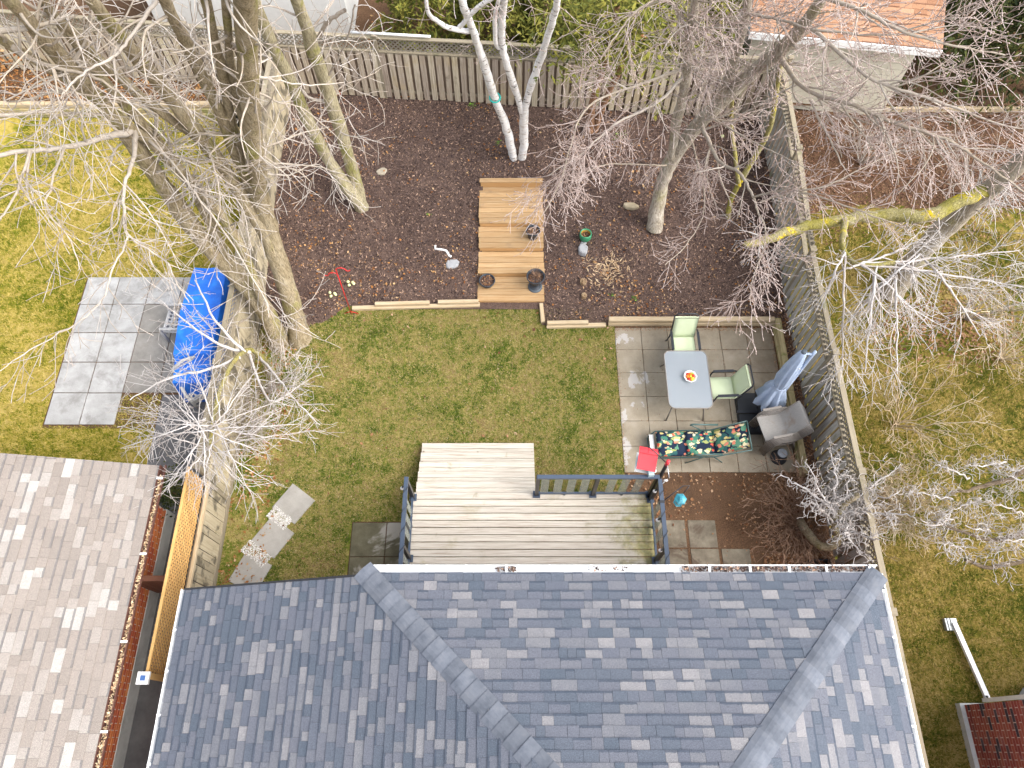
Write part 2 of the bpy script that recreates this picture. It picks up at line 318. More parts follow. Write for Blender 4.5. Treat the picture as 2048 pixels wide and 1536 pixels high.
twig('twig_white', [(0.324, 0.279, 0.243), (0.450, 0.414, 0.396), (0.567, 0.549, 0.540)])
twig('twig_tan', [(0.30, 0.21, 0.12), (0.44, 0.35, 0.23), (0.56, 0.48, 0.36)])
twig('twig_brown', [(0.14, 0.075, 0.05), (0.26, 0.16, 0.10), (0.36, 0.24, 0.17)])
twig('twig_birch', [(0.30, 0.20, 0.17), (0.44, 0.34, 0.31), (0.60, 0.54, 0.52)])
def leafmat(name, stops, noise_amt=0.4, nscale=1.5):
    t = NT(name); r = t.n('ShaderNodeNewGeometry').outputs['Random Per Island']
    f = t.val('ADD', t.val('MULTIPLY', r, 1 - noise_amt), t.val('MULTIPLY', t.noise(t.pos(), nscale, 4), noise_amt))
    return t.fin(t.ramp(f, stops), 0.8, 0.2)
leafmat('leaf_brown', [(0.1, (0.107, 0.045, 0.023)), (0.4, (0.221, 0.102, 0.045)), (0.65, (0.312, 0.172, 0.086)), (0.9, (0.410, 0.279, 0.180))], 0.2)
leafmat('leaf_orange', [(0.1, (0.156, 0.057, 0.020)), (0.45, (0.312, 0.139, 0.045)), (0.7, (0.390, 0.221, 0.090)), (0.95, (0.437, 0.328, 0.200))], 0.2)
leafmat('mulch_chip', [(0.05, (0.017, 0.011, 0.011)), (0.35, (0.066, 0.045, 0.040)), (0.6, (0.138, 0.095, 0.082)), (0.8, (0.240, 0.162, 0.126)), (0.95, (0.480, 0.314, 0.210))], 0.15)
leafmat('cedar_leaf', [(0.2, (0.045, 0.06, 0.012)), (0.45, (0.12, 0.13, 0.022)), (0.65, (0.21, 0.20, 0.035)), (0.9, (0.32, 0.26, 0.06))], 0.5, 1.2)
leafmat('cedar_dark', [(0.2, (0.015, 0.025, 0.008)), (0.5, (0.045, 0.058, 0.014)), (0.9, (0.12, 0.115, 0.025))], 0.5, 1.0)
leafmat('leaf_dark', [(0.1, (0.06, 0.03, 0.02)), (0.45, (0.13, 0.062, 0.04)), (0.7, (0.21, 0.11, 0.065)), (0.95, (0.34, 0.21, 0.13))], 0.2)
leafmat('thatch', [(0.1, (0.07, 0.045, 0.035)), (0.4, (0.20, 0.12, 0.075)), (0.65, (0.38, 0.28, 0.16)), (0.9, (0.52, 0.42, 0.28))], 0.2)
leafmat('weed_leaf', [(0.2, (0.06, 0.16, 0.02)), (0.9, (0.22, 0.38, 0.05))], 0.2)
leafmat('straw', [(0.1, (0.30, 0.18, 0.10)), (0.5, (0.48, 0.34, 0.20)), (0.9, (0.60, 0.48, 0.32))], 0.2)
leafmat('pebble_white', [(0.1, (0.45, 0.41, 0.36)), (0.5, (0.66, 0.64, 0.60)), (0.9, (0.75, 0.74, 0.72))], 0.1)
def grassmat(name, stops, soil, soil_th, lo=0.8):
    for kind in ('blade', 'sheet'):
        t = NT(name + '_' + kind); p = t.pos()
        n1 = t.noise(p, lo, 6, 0.68); n2 = t.noise(p, 5.5, 4, 0.7)
        f = t.val('ADD', t.val('ADD', t.val('MULTIPLY', n1, 0.85), t.val('MULTIPLY', n2, 0.70)), -0.275)
        if kind == 'blade':
            r = t.n('ShaderNodeNewGeometry').outputs['Random Per Island']
            f = t.val('ADD', f, t.val('MULTIPLY', t.val('SUBTRACT', r, 0.5), 0.46))
        else:
            f = t.val('ADD', f, t.val('MULTIPLY', t.val('SUBTRACT', t.noise(p, 75, 4, 0.8), 0.5), 0.7))
        col = t.ramp(f, stops)
        if kind == 'sheet':
            col = t.mix(t.val('MULTIPLY', t.step(t.noise(p, 2.4, 7, 0.75), soil_th, soil_th + 0.13), 0.8), col, soil)
            t.bump(t.noise(p, 70, 4, 0.7), 0.9, 0.03)
        t.fin(col, 0.9, 0.12)
grassmat('lawn', [(0.24, (0.041, 0.069, 0.009)), (0.38, (0.094, 0.139, 0.016)), (0.47, (0.180, 0.189, 0.034)), (0.55, (0.296, 0.245, 0.075)), (0.66, (0.386, 0.314, 0.131)), (0.8, (0.198, 0.120, 0.056))], (0.116, 0.074, 0.037), 0.58, 1.1)
grassmat('lawn_gold', [(0.24, (0.059, 0.090, 0.006)), (0.38, (0.143, 0.164, 0.009)), (0.46, (0.302, 0.254, 0.034)), (0.56, (0.437, 0.336, 0.082)), (0.72, (0.487, 0.377, 0.130))], (0.252, 0.164, 0.055), 0.72, 0.6)
grassmat('lawn_olive', [(0.24, (0.041, 0.062, 0.007)), (0.39, (0.098, 0.109, 0.012)), (0.49, (0.191, 0.154, 0.027)), (0.59, (0.299, 0.216, 0.060)), (0.72, (0.372, 0.279, 0.101))], (0.124, 0.073, 0.033), 0.56, 0.7)
def soil(name, stops, big):
    t = NT(name); p = t.pos()
    f = t.val('ADD', t.val('MULTIPLY', t.noise(p, 45, 5, 0.8), 0.75), t.val('MULTIPLY', t.noise(p, 1.4, 5, 0.6), 0.25))
    col = t.ramp(f, stops)
    col = t.mix(t.val('MULTIPLY', t.step(t.noise(p, 0.9, 5, 0.65), 0.5, 0.72), 0.6), col, big)
    col = t.mix(t.val('MULTIPLY', t.step(t.noise(p, 38, 3, 0.7), 0.62, 0.7), 0.75), col, (0.30, 0.16, 0.075))
    t.bump(t.noise(p, 60, 5, 0.8), 1.0, 0.03); t.fin(col, 0.95, 0.1)
soil('mulch', [(0.30, (0.024, 0.015, 0.013)), (0.46, (0.091, 0.060, 0.050)), (0.6, (0.182, 0.124, 0.099)), (0.75, (0.321, 0.218, 0.164))], (0.091, 0.060, 0.052))
soil('leafy_soil', [(0.32, (0.05, 0.03, 0.018)), (0.48, (0.125, 0.072, 0.042)), (0.6, (0.21, 0.125, 0.075)), (0.75, (0.33, 0.21, 0.13))], (0.085, 0.055, 0.04))

# ------------------------------------------------------------------ mesh and object helpers
WM = {}
def link(o, parent=None, world=None):
    COL.objects.link(o)
    W = world if world is not None else Matrix.Identity(4)
    WM[o] = W
    if parent is not None:
        o.parent = parent; o.matrix_parent_inverse = WM[parent].inverted()
    o.matrix_basis = W
    return o
def tag(o, label=None, cat=None, group=None, kind=None):
    if label: o['label'] = label
    if cat: o['category'] = cat
    if group: o['group'] = group
    if kind: o['kind'] = kind
    return o
def thing(name, label, cat, loc=(0, 0, 0), group=None, rz=0.0):
    o = bpy.data.objects.new(name, None); o.empty_display_size = 0.2
    link(o, None, Matrix.Translation(loc) @ Matrix.Rotation(rz, 4, 'Z')); return tag(o, label, cat, group)
def np_mesh(name, V, F, m=None, smooth=False):
    """V (n,3); F (k,4) or (k,3) integer array"""
    me = bpy.data.meshes.new(name); V = np.asarray(V, np.float32); F = np.asarray(F, np.int32)
    me.vertices.add(len(V)); me.vertices.foreach_set('co', V.ravel())
    k, q = F.shape
    me.loops.add(k * q); me.loops.foreach_set('vertex_index', F.ravel())
    me.polygons.add(k); me.polygons.foreach_set('loop_start', np.arange(0, k * q, q, dtype=np.int32))
    me.polygons.foreach_set('loop_total', np.full(k, q, np.int32))
    if smooth: me.polygons.foreach_set('use_smooth', np.ones(k, bool))
    if m: me.materials.append(MATS[m])
    me.update(calc_edges=True); return me
class MB:
    def __init__(s): s.v = []; s.f = []; s.smooth = False
    def quadbox(s, c8):
        b = len(s.v); s.v += [tuple(p) for p in c8]
        s.f += [(b, b + 3, b + 2, b + 1), (b + 4, b + 5, b + 6, b + 7), (b, b + 1, b + 5, b + 4), (b + 1, b + 2, b + 6, b + 5), (b + 2, b + 3, b + 7, b + 6), (b + 3, b, b + 4, b + 7)]
        return s
    def box(s, c, d, rz=0.0, R=None):
        c = Vector(c); R = R or Matrix.Rotation(rz, 3, 'Z'); a, b_, h = d[0] / 2, d[1] / 2, d[2] / 2
        return s.quadbox([c + R @ Vector(p) for p in ((-a, -b_, -h), (a, -b_, -h), (a, b_, -h), (-a, b_, -h), (-a, -b_, h), (a, -b_, h), (a, b_, h), (-a, b_, h))])
    def bar(s, p0, p1, wd, th, up=(0, 0, 1)):
        p0, p1 = Vector(p0), Vector(p1); x = (p1 - p0); L = x.length; x.normalize(); y = Vector(up).cross(x)
        if y.length < 1e-4: y = Vector((0, 1, 0)).cross(x)
        y.normalize(); z = x.cross(y); R = Matrix((x, y, z)).transposed()
        return s.box((p0 + p1) / 2, (L, wd, th), R=R)
    def tube(s, pts, r, n=8, caps=True):
        pts = [Vector(p) for p in pts]; rr = r if isinstance(r, (list, tuple)) else [r] * len(pts); b = len(s.v); ref = None
        for i, p in enumerate(pts):
            t = (pts[min(i + 1, len(pts) - 1)] - pts[max(i - 1, 0)]).normalized()
            if ref is None:
                ref = Vector((0, 0, 1)) if abs(t.z) < 0.9 else Vector((1, 0, 0))
            y = t.cross(ref).normalized(); ref = y.cross(t).normalized()
            for k in range(n):
                a = 2 * math.pi * k / n; s.v.append(tuple(p + (y * math.cos(a) + ref * math.sin(a)) * rr[i]))
        for i in range(len(pts) - 1):
            for k in range(n):
                k2 = (k + 1) % n; s.f.append((b + i * n + k, b + i * n + k2, b + (i + 1) * n + k2, b + (i + 1) * n + k))
        if caps:
            s.f.append(tuple(b + k for k in reversed(range(n)))); s.f.append(tuple(b + (len(pts) - 1) * n + k for k in range(n)))
        return s
    def lathe(s, prof, n=20, c=(0, 0, 0), sy=1.0, close=False):
        b = len(s.v)
        for (r, z) in prof:
            for k in range(n):
                a = 2 * math.pi * k / n; s.v.append((c[0] + r * math.cos(a), c[1] + r * math.sin(a) * sy, c[2] + z))
        for i in range(len(prof) - 1):
            for k in range(n):
                k2 = (k + 1) % n; s.f.append((b + i * n + k, b + i * n + k2, b + (i + 1) * n + k2, b + (i + 1) * n + k))
        if close:
            s.f.append(tuple(b + k for k in reversed(range(n)))); s.f.append(tuple(b + (len(prof) - 1) * n + k for k in range(n)))
        return s
    def prism(s, poly, z0, z1):
        n = len(poly); b = len(s.v)
        s.v += [(p[0], p[1], z0) for p in poly] + [(p[0], p[1], z1) for p in poly]
        s.f.append(tuple(b + k for k in reversed(range(n)))); s.f.append(tuple(b + n + k for k in range(n)))
        for k in range(n):
            k2 = (k + 1) % n; s.f.append((b + k, b + k2, b + n + k2, b + n + k))
        return s
    def blob(s, c, r, sx=1, sy=1, sz=1, nu=10, nv=6, jit=0.0, rz=0.0):
        b = len(s.v); R = Matrix.Rotation(rz, 3, 'Z'); c = Vector(c)
        for i in range(nv + 1):
            ph = math.pi * i / nv
            for k in range(nu):
                a = 2 * math.pi * k / nu; q = r * (1 + random.uniform(-jit, jit))
                s.v.append(tuple(c + R @ Vector((q * sx * math.sin(ph) * math.cos(a), q * sy * math.sin(ph) * math.sin(a), q * sz * math.cos(ph)))))
        for i in range(nv):
            for k in range(nu):
                k2 = (k + 1) % nu; s.f.append((b + i * nu + k, b + (i + 1) * nu + k, b + (i + 1) * nu + k2, b + i * nu + k2))
        return s
    def mesh(s, name, m, smooth=None):
        me = bpy.data.meshes.new(name); me.from_pydata(s.v, [], s.f); me.materials.append(MATS[m])
        if s.smooth if smooth is None else smooth:
            me.polygons.foreach_set('use_smooth', [True] * len(me.polygons))
        me.update(); return me
    def build(s, name, m, parent=None, smooth=None, world=None):
        return link(bpy.data.objects.new(name, s.mesh(name, m, smooth)), parent, world)
def inst(name, me, parent, W): return link(bpy.data.objects.new(name, me), parent, W)
PLANK = {}
def frame(p0, p1, up=(0, 0, 1)):
    p0, p1 = Vector(p0), Vector(p1); x = p1 - p0; L = x.length; x.normalize(); y = Vector(up).cross(x)
    if y.length < 1e-4: y = Vector((0, 1, 0)).cross(x)
    y.normalize(); z = x.cross(y)
    M = Matrix((x, y, z)).transposed().to_4x4(); M.translation = (p0 + p1) / 2; return M, L
def plank(name, parent, p0, p1, wd, th, m, up=(0, 0, 1), variants=3):
    """one board, its length along local X; alike boards share a mesh with slightly eased and uneven edges"""
    M, L = frame(p0, p1, up); key = (round(L, 2), round(wd, 3), round(th, 3), m, random.randrange(variants))
    if key not in PLANK:
        b = MB(); e = min(wd, th) * 0.13; ring = []
        n = max(2, min(5, int(L / 0.5)))
        sec = [(-wd / 2 + e, -th / 2), (wd / 2 - e, -th / 2), (wd / 2, -th / 2 + e), (wd / 2, th / 2 - e), (wd / 2 - e, th / 2), (-wd / 2 + e, th / 2), (-wd / 2, th / 2 - e), (-wd / 2, -th / 2 + e)]
        for i in range(n + 1):
            x = -L / 2 + L * i / n; dy = random.uniform(-1, 1) * wd * 0.012; dz = random.uniform(-1, 1) * th * 0.06
            for (y, z) in sec: b.v.append((x, y + dy, z + dz))
        for i in range(n):
            for k in range(8):
                k2 = (k + 1) % 8; b.f.append((i * 8 + k, i * 8 + k2, (i + 1) * 8 + k2, (i + 1) * 8 + k))
        b.f.append(tuple(reversed(range(8)))); b.f.append(tuple(n * 8 + k for k in range(8)))
        PLANK[key] = b.mesh(name, m)
    return inst(name, PLANK[key], parent, M)
def sheet(name, x0, x1, y0, y1, m, z=0.0, fn=None, step=None, keep=None):
    nx = max(1, int((x1 - x0) / step)) if step else 1; ny = max(1, int((y1 - y0) / step)) if step else 1
    X, Y = np.meshgrid(np.linspace(x0, x1, nx + 1), np.linspace(y0, y1, ny + 1)); Z = np.full_like(X, z) if fn is None else fn(X, Y)
    V = np.stack([X.ravel(), Y.ravel(), Z.ravel()], 1)
    i, j = np.meshgrid(np.arange(nx), np.arange(ny)); a = (j * (nx + 1) + i).ravel()
    F = np.stack([a, a + 1, a + nx + 2, a + nx + 1], 1)
    if keep is not None:
        cx = V[F].mean(1); F = F[keep(cx[:, 0], cx[:, 1])]
    o = link(bpy.data.objects.new(name, np_mesh(name, V, F, m, fn is not None))); o['kind'] = 'structure'; return o

# scatter of small flat pieces (leaves, chips, blades) as one mesh
def scatter_quads(name, P, size, m, aspect=0.6, tilt=0.5, parent=None, label=None, cat=None, curl=0.0, ang=None):
    n = len(P); a = RNG.uniform(0, 2 * np.pi, n) if ang is None else ang; sz = size[0] + (size[1] - size[0]) * RNG.random(n) ** 1.6
    u = np.stack([np.cos(a), np.sin(a), RNG.uniform(-tilt, tilt, n)], 1); vv = np.stack([-np.sin(a), np.cos(a), RNG.uniform(-tilt, tilt, n)], 1)
    u *= (sz * 0.5)[:, None]; vv *= (sz * 0.5 * aspect * RNG.uniform(0.7, 1.2, n))[:, None]
    V = np.stack([P - u, P + vv * RNG.uniform(0.5, 1, (n, 1)), P + u, P - vv], 1).reshape(-1, 3)
    F = np.arange(4 * n).reshape(n, 4)
    o = link(bpy.data.objects.new(name, np_mesh(name, V, F, m)), parent); o['kind'] = 'stuff'
    return tag(o, label, cat)
def grass_blades(name, x0, x1, y0, y1, dens, m, mask=None, h=(0.025, 0.06), w=(0.005, 0.010), label=None):
    n = int((x1 - x0) * (y1 - y0) * dens); P = np.stack([RNG.uniform(x0, x1, n), RNG.uniform(y0, y1, n), np.zeros(n)], 1)
    if mask is not None: P = P[mask(P[:, 0], P[:, 1])]
    n = len(P); a = RNG.uniform(0, 2 * np.pi, n); hh = RNG.uniform(*h, n); ww = RNG.uniform(*w, n); le = RNG.uniform(0.4, 1.5, n)
    d = np.stack([np.cos(a), np.sin(a), 0 * a], 1); s = np.stack([-np.sin(a), np.cos(a), 0 * a], 1)
    tip = P + d * (hh * le)[:, None]; tip[:, 2] += hh * 0.8
    V = np.stack([P - s * ww[:, None], P + s * ww[:, None], tip], 1).reshape(-1, 3)
    o = link(bpy.data.objects.new(name, np_mesh(name, V, np.arange(3 * n).reshape(n, 3), m))); o['kind'] = 'stuff'
    return tag(o, label, 'grass')
def rect_mask(*rects):
    def f(x, y):
        k = np.ones(len(x), bool)
        for (a, b, c, d) in rects: k &= ~((x > a) & (x < b) & (y > c) & (y < d))
        return k
    return f


def project(p):
    d = p.y * _s + (CAM_H - p.z) * _c
    return 1024 + CAM_F * p.x / d, 768 + CAM_F * ((CAM_H - p.z) * _s - p.y * _c) / d
def in_view(p, m=0):
    x, y = project(p); return -m < x < 2048 + m and -m < y < 1536 + m

# ================================================================== GROUND
LX, RX = -5.86, 6.42                                     # the two side fences
big = sheet('ground', -160, 160, -160, 160, 'leafy_soil', -0.06)
lawn = sheet('lawn', LX - 0.1, 2.36, 0.5, 9.2, 'lawn_sheet', 0.0)
lawn_w = sheet('lawn_west', -30, LX - 0.1, -20, 15.2, 'lawn_gold_sheet', 0.0)
lawn_e = sheet('lawn_east', RX + 0.02, 30, -20, 12.2, 'lawn_olive_sheet', 0.0)
litter_e = sheet('leaf_litter_bed', RX + 0.02, 30, 11.4, 15.4, 'leafy_soil', fn=lambda x, y: 0.02 - 0.05 * (1 - sstep(11.4, 12.6, y + 0.5 * bumps(x, y))), step=0.15)
side_bed = sheet('side_bed', 2.36, RX + 0.02, 0.5, 5.1, 'leafy_soil', 0.0)
strip = sheet('fence_strip', 6.0, RX + 0.02, 5.0, 8.8, 'mulch', 0.06)
garden = sheet('garden_bed', LX - 0.05, RX + 0.02, 8.1, 16.2, 'mulch', fn=bed_h, step=0.14,
               keep=lambda x, y: np.where(x < -3.72, y > bed_front(x) - 0.35, np.where(x < 0.72, y > 9.16, y > 8.66)) & ~((np.abs(x + 0.02) < 0.71) & (y > 9.4) & (y < 12.5)))
back_w = sheet('rear_border_west', -30, LX - 0.1, 15.3, 30, 'leafy_soil', 0.36)
back_e = sheet('rear_ground', LX - 0.1, 30, 15.4, 60, 'leafy_soil', fn=lambda x, y: np.where(x > RX, 0.2, 0.55) + 0 * y, step=0.5)

# patio of square concrete slabs, set between the timbers
def slab_mesh(m, sx, sy, th=0.05, var=4):
    out = []
    for k in range(var):
        b = MB(); e = 0.006; j = lambda: random.uniform(-0.003, 0.003)
        P0 = [(-sx / 2 + j(), -sy / 2 + j()), (sx / 2 + j(), -sy / 2 + j()), (sx / 2 + j(), sy / 2 + j()), (-sx / 2 + j(), sy / 2 + j())]
        c8 = [(x, y, -th) for x, y in P0] + [(x, y, -e) for x, y in P0]; b.quadbox(c8); b.f.pop(1)
        q = len(b.v); b.v += [(x * (1 - 2 * e / sx), y * (1 - 2 * e / sy), 0) for x, y in P0]
        b.f.append((q, q + 1, q + 2, q + 3)); b.f += [(4 + i, 4 + (i + 1) % 4, q + (i + 1) % 4, q + i) for i in range(4)]
        out.append(b.mesh('paver_slab', m))
    return out
def slab_grid(root, meshes, x0, y0, nx, ny, px, py, z, skip=(), rz=0):
    for i in range(nx):
        for j in range(ny):
            if (i, j) in skip: continue
            W = Matrix.Translation((x0 + (i + 0.5) * px, y0 + (j + 0.5) * py, z + random.uniform(-0.004, 0.004))) @ Matrix.Rotation(rz + random.uniform(-0.006, 0.006), 4, 'Z')
            inst('paver_slab', random.choice(meshes), root, W)
pat = sheet('patio', 2.34, 6.02, 5.06, 8.66, 'leafy_soil', -0.012)
slab_grid(pat, slab_mesh('slab_patio', 0.594, 0.577), 2.36, 5.10, 6, 6, 0.602, 0.585, 0.022)
patw = sheet('patio_west', -10.15, -6.75, 6.1, 9.95, 'leafy_soil', 0.006)
mp = slab_mesh('slab_pale', 0.745, 0.745); mt_ = slab_mesh('slab_tan', 0.745, 0.745)
for i in range(5):
    for j in range(5):
        if j == 0 and i > 1: continue
        W = Matrix.Translation((-10.12 + 0.38 + i * 0.765, 6.18 + 0.38 + j * 0.765, 0.03))
        inst('paver_slab', random.choice(mp if i < 2 or (j > 3 and i < 4) else mt_), patw, W)
damp = sheet('slab_landing', -3.25, -1.86, 1.9, 4.05, 'leafy_soil', 0.006)
slab_grid(damp, slab_mesh('slab_damp', 0.685, 0.685), -3.24, 1.93, 2, 3, 0.70, 0.70, 0.026)
dampe = sheet('slab_path', 2.85, 4.85, 1.9, 4.1, 'leafy_soil', 0.005)
slab_grid(dampe, slab_mesh('slab_damp_brown', 0.56, 0.56), 2.92, 1.75, 3, 4, 0.62, 0.585, 0.016, skip=((2, 3),))
walk = sheet('side_walk', -5.8, -5.0, -8, 2.0, 'concrete_dirty', 0.004)
ws = slab_mesh('concrete_dirty', 0.72, 1.1)
slab_grid(walk, ws, -5.78, -6.0, 1, 7, 0.74, 1.12, 0.03)
walkw = sheet('neighbour_walk', -7.7, -5.92, -8, 6.9, 'asphalt', 0.012)
# stepping stones and pebbles
sm = slab_mesh('slab_step', 0.62, 0.62, 0.05, 3)
for k, (px, py, a, lab) in enumerate(((587, 1007, 0.62, 'square grey stepping stone nearest the lawn centre, top of the diagonal row'), (545, 1074, 0.60, 'square grey stepping stone in the middle of the diagonal row, pebbles at both ends'), (500, 1146, 0.42, 'square grey stepping stone half hidden by the slate roof edge'))):
    p = G(px, py, 0.03)
    tag(inst('stepping_stone', sm[k], None, Matrix.Translation(p) @ Matrix.Rotation(-a, 4, 'Z')), lab, 'stepping stone', 'stepping stones on the lawn')
for k, (px, py, dx, dy) in enumerate(((560, 1036, 0.25, 0.14), (513, 1108, 0.30, 0.14))):
    c = G(px, py); n = 1100
    q = RNG.uniform(-1, 1, (n, 2)); a = -0.62
    P = np.stack([c.x + q[:, 0] * dx * math.cos(a) - q[:, 1] * dy * math.sin(a), c.y + q[:, 0] * dx * math.sin(a) + q[:, 1] * dy * math.cos(a), np.full(n, 0.018) + RNG.uniform(0, 0.02, n)], 1)
    scatter_quads('pebbles', P, (0.014, 0.034), 'pebble_white', 0.9, 0.4, label=('white pebbles between the two upper stepping stones', 'white pebbles between the two lower stepping stones')[k], cat='pebbles')

# ================================================================== ROOFS, WALLS
def clip(poly, clipper):
    out = poly
    for i in range(len(clipper)):
        (ax, ay), (bx, by) = clipper[i], clipper[(i + 1) % len(clipper)]
        inp, out = out, []
        if not inp: break
        side = lambda p: (bx - ax) * (p[1] - ay) - (by - ay) * (p[0] - ax)
        for k in range(len(inp)):
            p, q = inp[k], inp[(k + 1) % len(inp)]; sp, sq = side(p), side(q)
            if sp >= -1e-9: out.append(p)
            if (sp > 1e-9 and sq < -1e-9) or (sp < -1e-9 and sq > 1e-9):
                t = sp / (sp - sq); out.append((p[0] + t * (q[0] - p[0]), p[1] + t * (q[1] - p[1])))
    return out
def area(p): return 0.5 * sum(p[i][0] * p[(i + 1) % len(p)][1] - p[(i + 1) % len(p)][0] * p[i][1] for i in range(len(p)))
def shingles(roof, O, A, B, poly, m, expo=0.146, widths=(0.12, 0.15, 0.19, 0.23, 0.28, 0.34), limit=300, thick=0.013):
    O, A, B = Vector(O), Vector(A).normalized(), Vector(B).normalized(); N = A.cross(B)
    Rm = Matrix((A, B, N)).transposed().to_4x4()
    amin, amax = min(p[0] for p in poly), max(p[0] for p in poly); bmax = max(p[1] for p in poly)
    cache = {}; J = MB(); singles = []
    for k in range(int(bmax / expo) + 1):
        b0 = k * expo; a = amin - random.uniform(0, 0.3)
        while a < amax:
            wd = random.choice(widths); r = [(a + 0.0015, b0), (a + wd - 0.0015, b0), (a + wd - 0.0015, b0 + expo * 1.22), (a + 0.0015, b0 + expo * 1.22)]; a0 = a; a += wd
            c = clip(r, poly)
            if len(c) < 3 or area(c) < 2e-4: continue
            whole = abs(area(c) - area(r)) < 1e-6
            extra = random.choice((0.0, 0.0, 0.003, 0.006))
            P = O + A * (a0 + wd / 2) + B * (b0 + expo / 2)
            if whole and in_view(P): singles.append((abs(project(P)[0] - 1024) + 0.0 * b0, wd, a0, b0, extra, c)); continue
            put_shingle(J, c, 0, 0, b0, expo, thick + extra)
    singles.sort(key=lambda q: q[0])
    for i, (_, wd, a0, b0, extra, c) in enumerate(singles):
        if i >= limit: put_shingle(J, c, 0, 0, b0, expo, thick + extra); continue
        key = (wd, extra)
        if key not in cache:
            b = MB(); put_shingle(b, [(p[0] - a0, p[1] - b0) for p in c], 0, 0, 0, expo, thick + extra); cache[key] = b.mesh('shingle', m)
        inst('shingle', cache[key], roof, Matrix.Translation(O + A * a0 + B * b0) @ Rm)
    if J.v: tag(J.build('shingle_field', m, roof, world=Matrix.Translation(O) @ Rm), kind='stuff')
def put_shingle(J, c, da, db, b0, expo, th):
    n = len(c); b = len(J.v); z = lambda y: 0.0015 + th * max(0.0, 1 - (y - b0) / (expo * 1.22))
    J.v += [(x, y, z(y)) for x, y in c] + [(x, y, -0.004) for x, y in c]
    J.f.append(tuple(b + i for i in range(n)))
    for i in range(n):
        i2 = (i + 1) % n; J.f.append((b + i, b + n + i, b + n + i2, b + i2))
def plane_poly(name, m, parent, O, A, B, poly, off=-0.012, th=0.05):
    O, A, B = Vector(O), Vector(A).normalized(), Vector(B).normalized(); N = A.cross(B); R = Matrix((A, B, N)).transposed().to_4x4()
    return MB().prism(poly, off - th, off).build(name, m, parent, world=Matrix.Translation(O) @ R)
def hip_caps(roof, p0, p1, d1, d2, m, half=0.165, expo=0.2):
    """bent cap shingles laid up a hip; d1, d2 = unit vectors across the two slopes away from the hip"""
    p0, p1 = Vector(p0), Vector(p1); t = (p1 - p0); L = t.length; t.normalize(); d1, d2 = Vector(d1).normalized(), Vector(d2).normalized()
    up = -(d1 + d2).normalized(); n = int(L / expo); ms = []
    for v in range(3):
        b = MB(); ln = expo * 1.15; rows = []
        for (s, lift) in ((0, 0.024 + 0.003 * v), (ln, 0.016)):
            for wq in (-1, -0.55, -0.18, 0.18, 0.55, 1):
                side = (d1 if wq < 0 else d2) * abs(wq) * half
                b.v.append(tuple(t * s + side + up * (lift + (0.0 if abs(wq) > 0.3 else -0.004) - (0.012 if abs(wq) == 1 else 0))))
        for k in range(5): b.f.append((k, k + 1, 7 + k, 6 + k))
        q = len(b.v); b.v += [tuple(Vector(b.v[k]) - up * 0.035) for k in range(6)]
        for k in range(5): b.f.append((q + k, q + k + 1, k + 1, k))
        q2 = len(b.v)
        b.v += [tuple(Vector(b.v[k]) - up * 0.03) for k in (0, 6, 5, 11)]
        b.f += [(0, 6, q2 + 1, q2), (5, q2 + 2, q2 + 3, 11)]
        ms.append(b.mesh('cap_shingle', m))
    for i in range(n): inst('cap_shingle', random.choice(ms), roof, Matrix.Translation(p0 + t * (i * expo)))

PT = 0.363; CP = math.cos(math.atan(PT))
house = thing('house', 'bungalow with slate blue-grey hip roof and white gutters at the foot of the yard', 'house', (0, -2, 0))
MB().box((1.65, -3.1, 1.75), (6.9, 9.6, 3.5)).build('wall', 'brick_mixed', house)
MB().box((-3.32, -2.3, 1.2), (2.96, 8.0, 2.4)).build('wing_wall', 'brick_mixed', house)
eb = [(0, 0), (7.49, 0), (3.745, 3.985)]
lb = [(0, 0), (8.2, 0), (8.2, 7.31), (3.745, 7.31), (0, 3.33)]
rb = [(0, 0), (8.25, 0), (8.25 - 3.745, 3.985), (0, 3.985)]
Oe, Ae, Be = (5.38, 2.25, 3.75), (-1, 0, 0), (0, -1, PT)
Ol, Al, Bl = (-5.24, 2.2, 2.65), (0, -1, 0), (1, 0, PT)
Or, Ar, Br = (5.38, -6.0, 3.75), (0, 1, 0), (-1, 0, PT)
roof = plane_poly('roof', 'roof_deck', house, Oe, Ae, Be, eb)
roof_l = plane_poly('roof', 'roof_deck', house, Ol, Al, Bl, lb)
roof_r = plane_poly('roof', 'roof_deck', house, Or, Ar, Br, rb)
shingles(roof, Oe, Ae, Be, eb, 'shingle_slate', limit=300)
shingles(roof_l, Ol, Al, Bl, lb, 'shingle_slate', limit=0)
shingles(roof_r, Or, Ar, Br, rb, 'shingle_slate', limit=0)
hip_caps(roof, Vector((-2.11, 2.2, 3.79)) + Vector((-0.10, 0.10, -0.02)), (1.63, -1.54, 5.13), Vector((0, 1, -PT)) + Vector((1, 0, 0)) * 1.0, Vector((-1, 0, -PT)) + Vector((0, -1, 0)) * 1.0, 'cap_slate')
hip_caps(roof, Vector((5.36, 2.22, 3.77)) + Vector((0.04, 0.04, -0.01)), (1.64, -1.5, 5.12), Vector((1, 0, -PT)) + Vector((0, -1, 0)), Vector((0, 1, -PT)) + Vector((-1, 0, 0)), 'cap_slate')
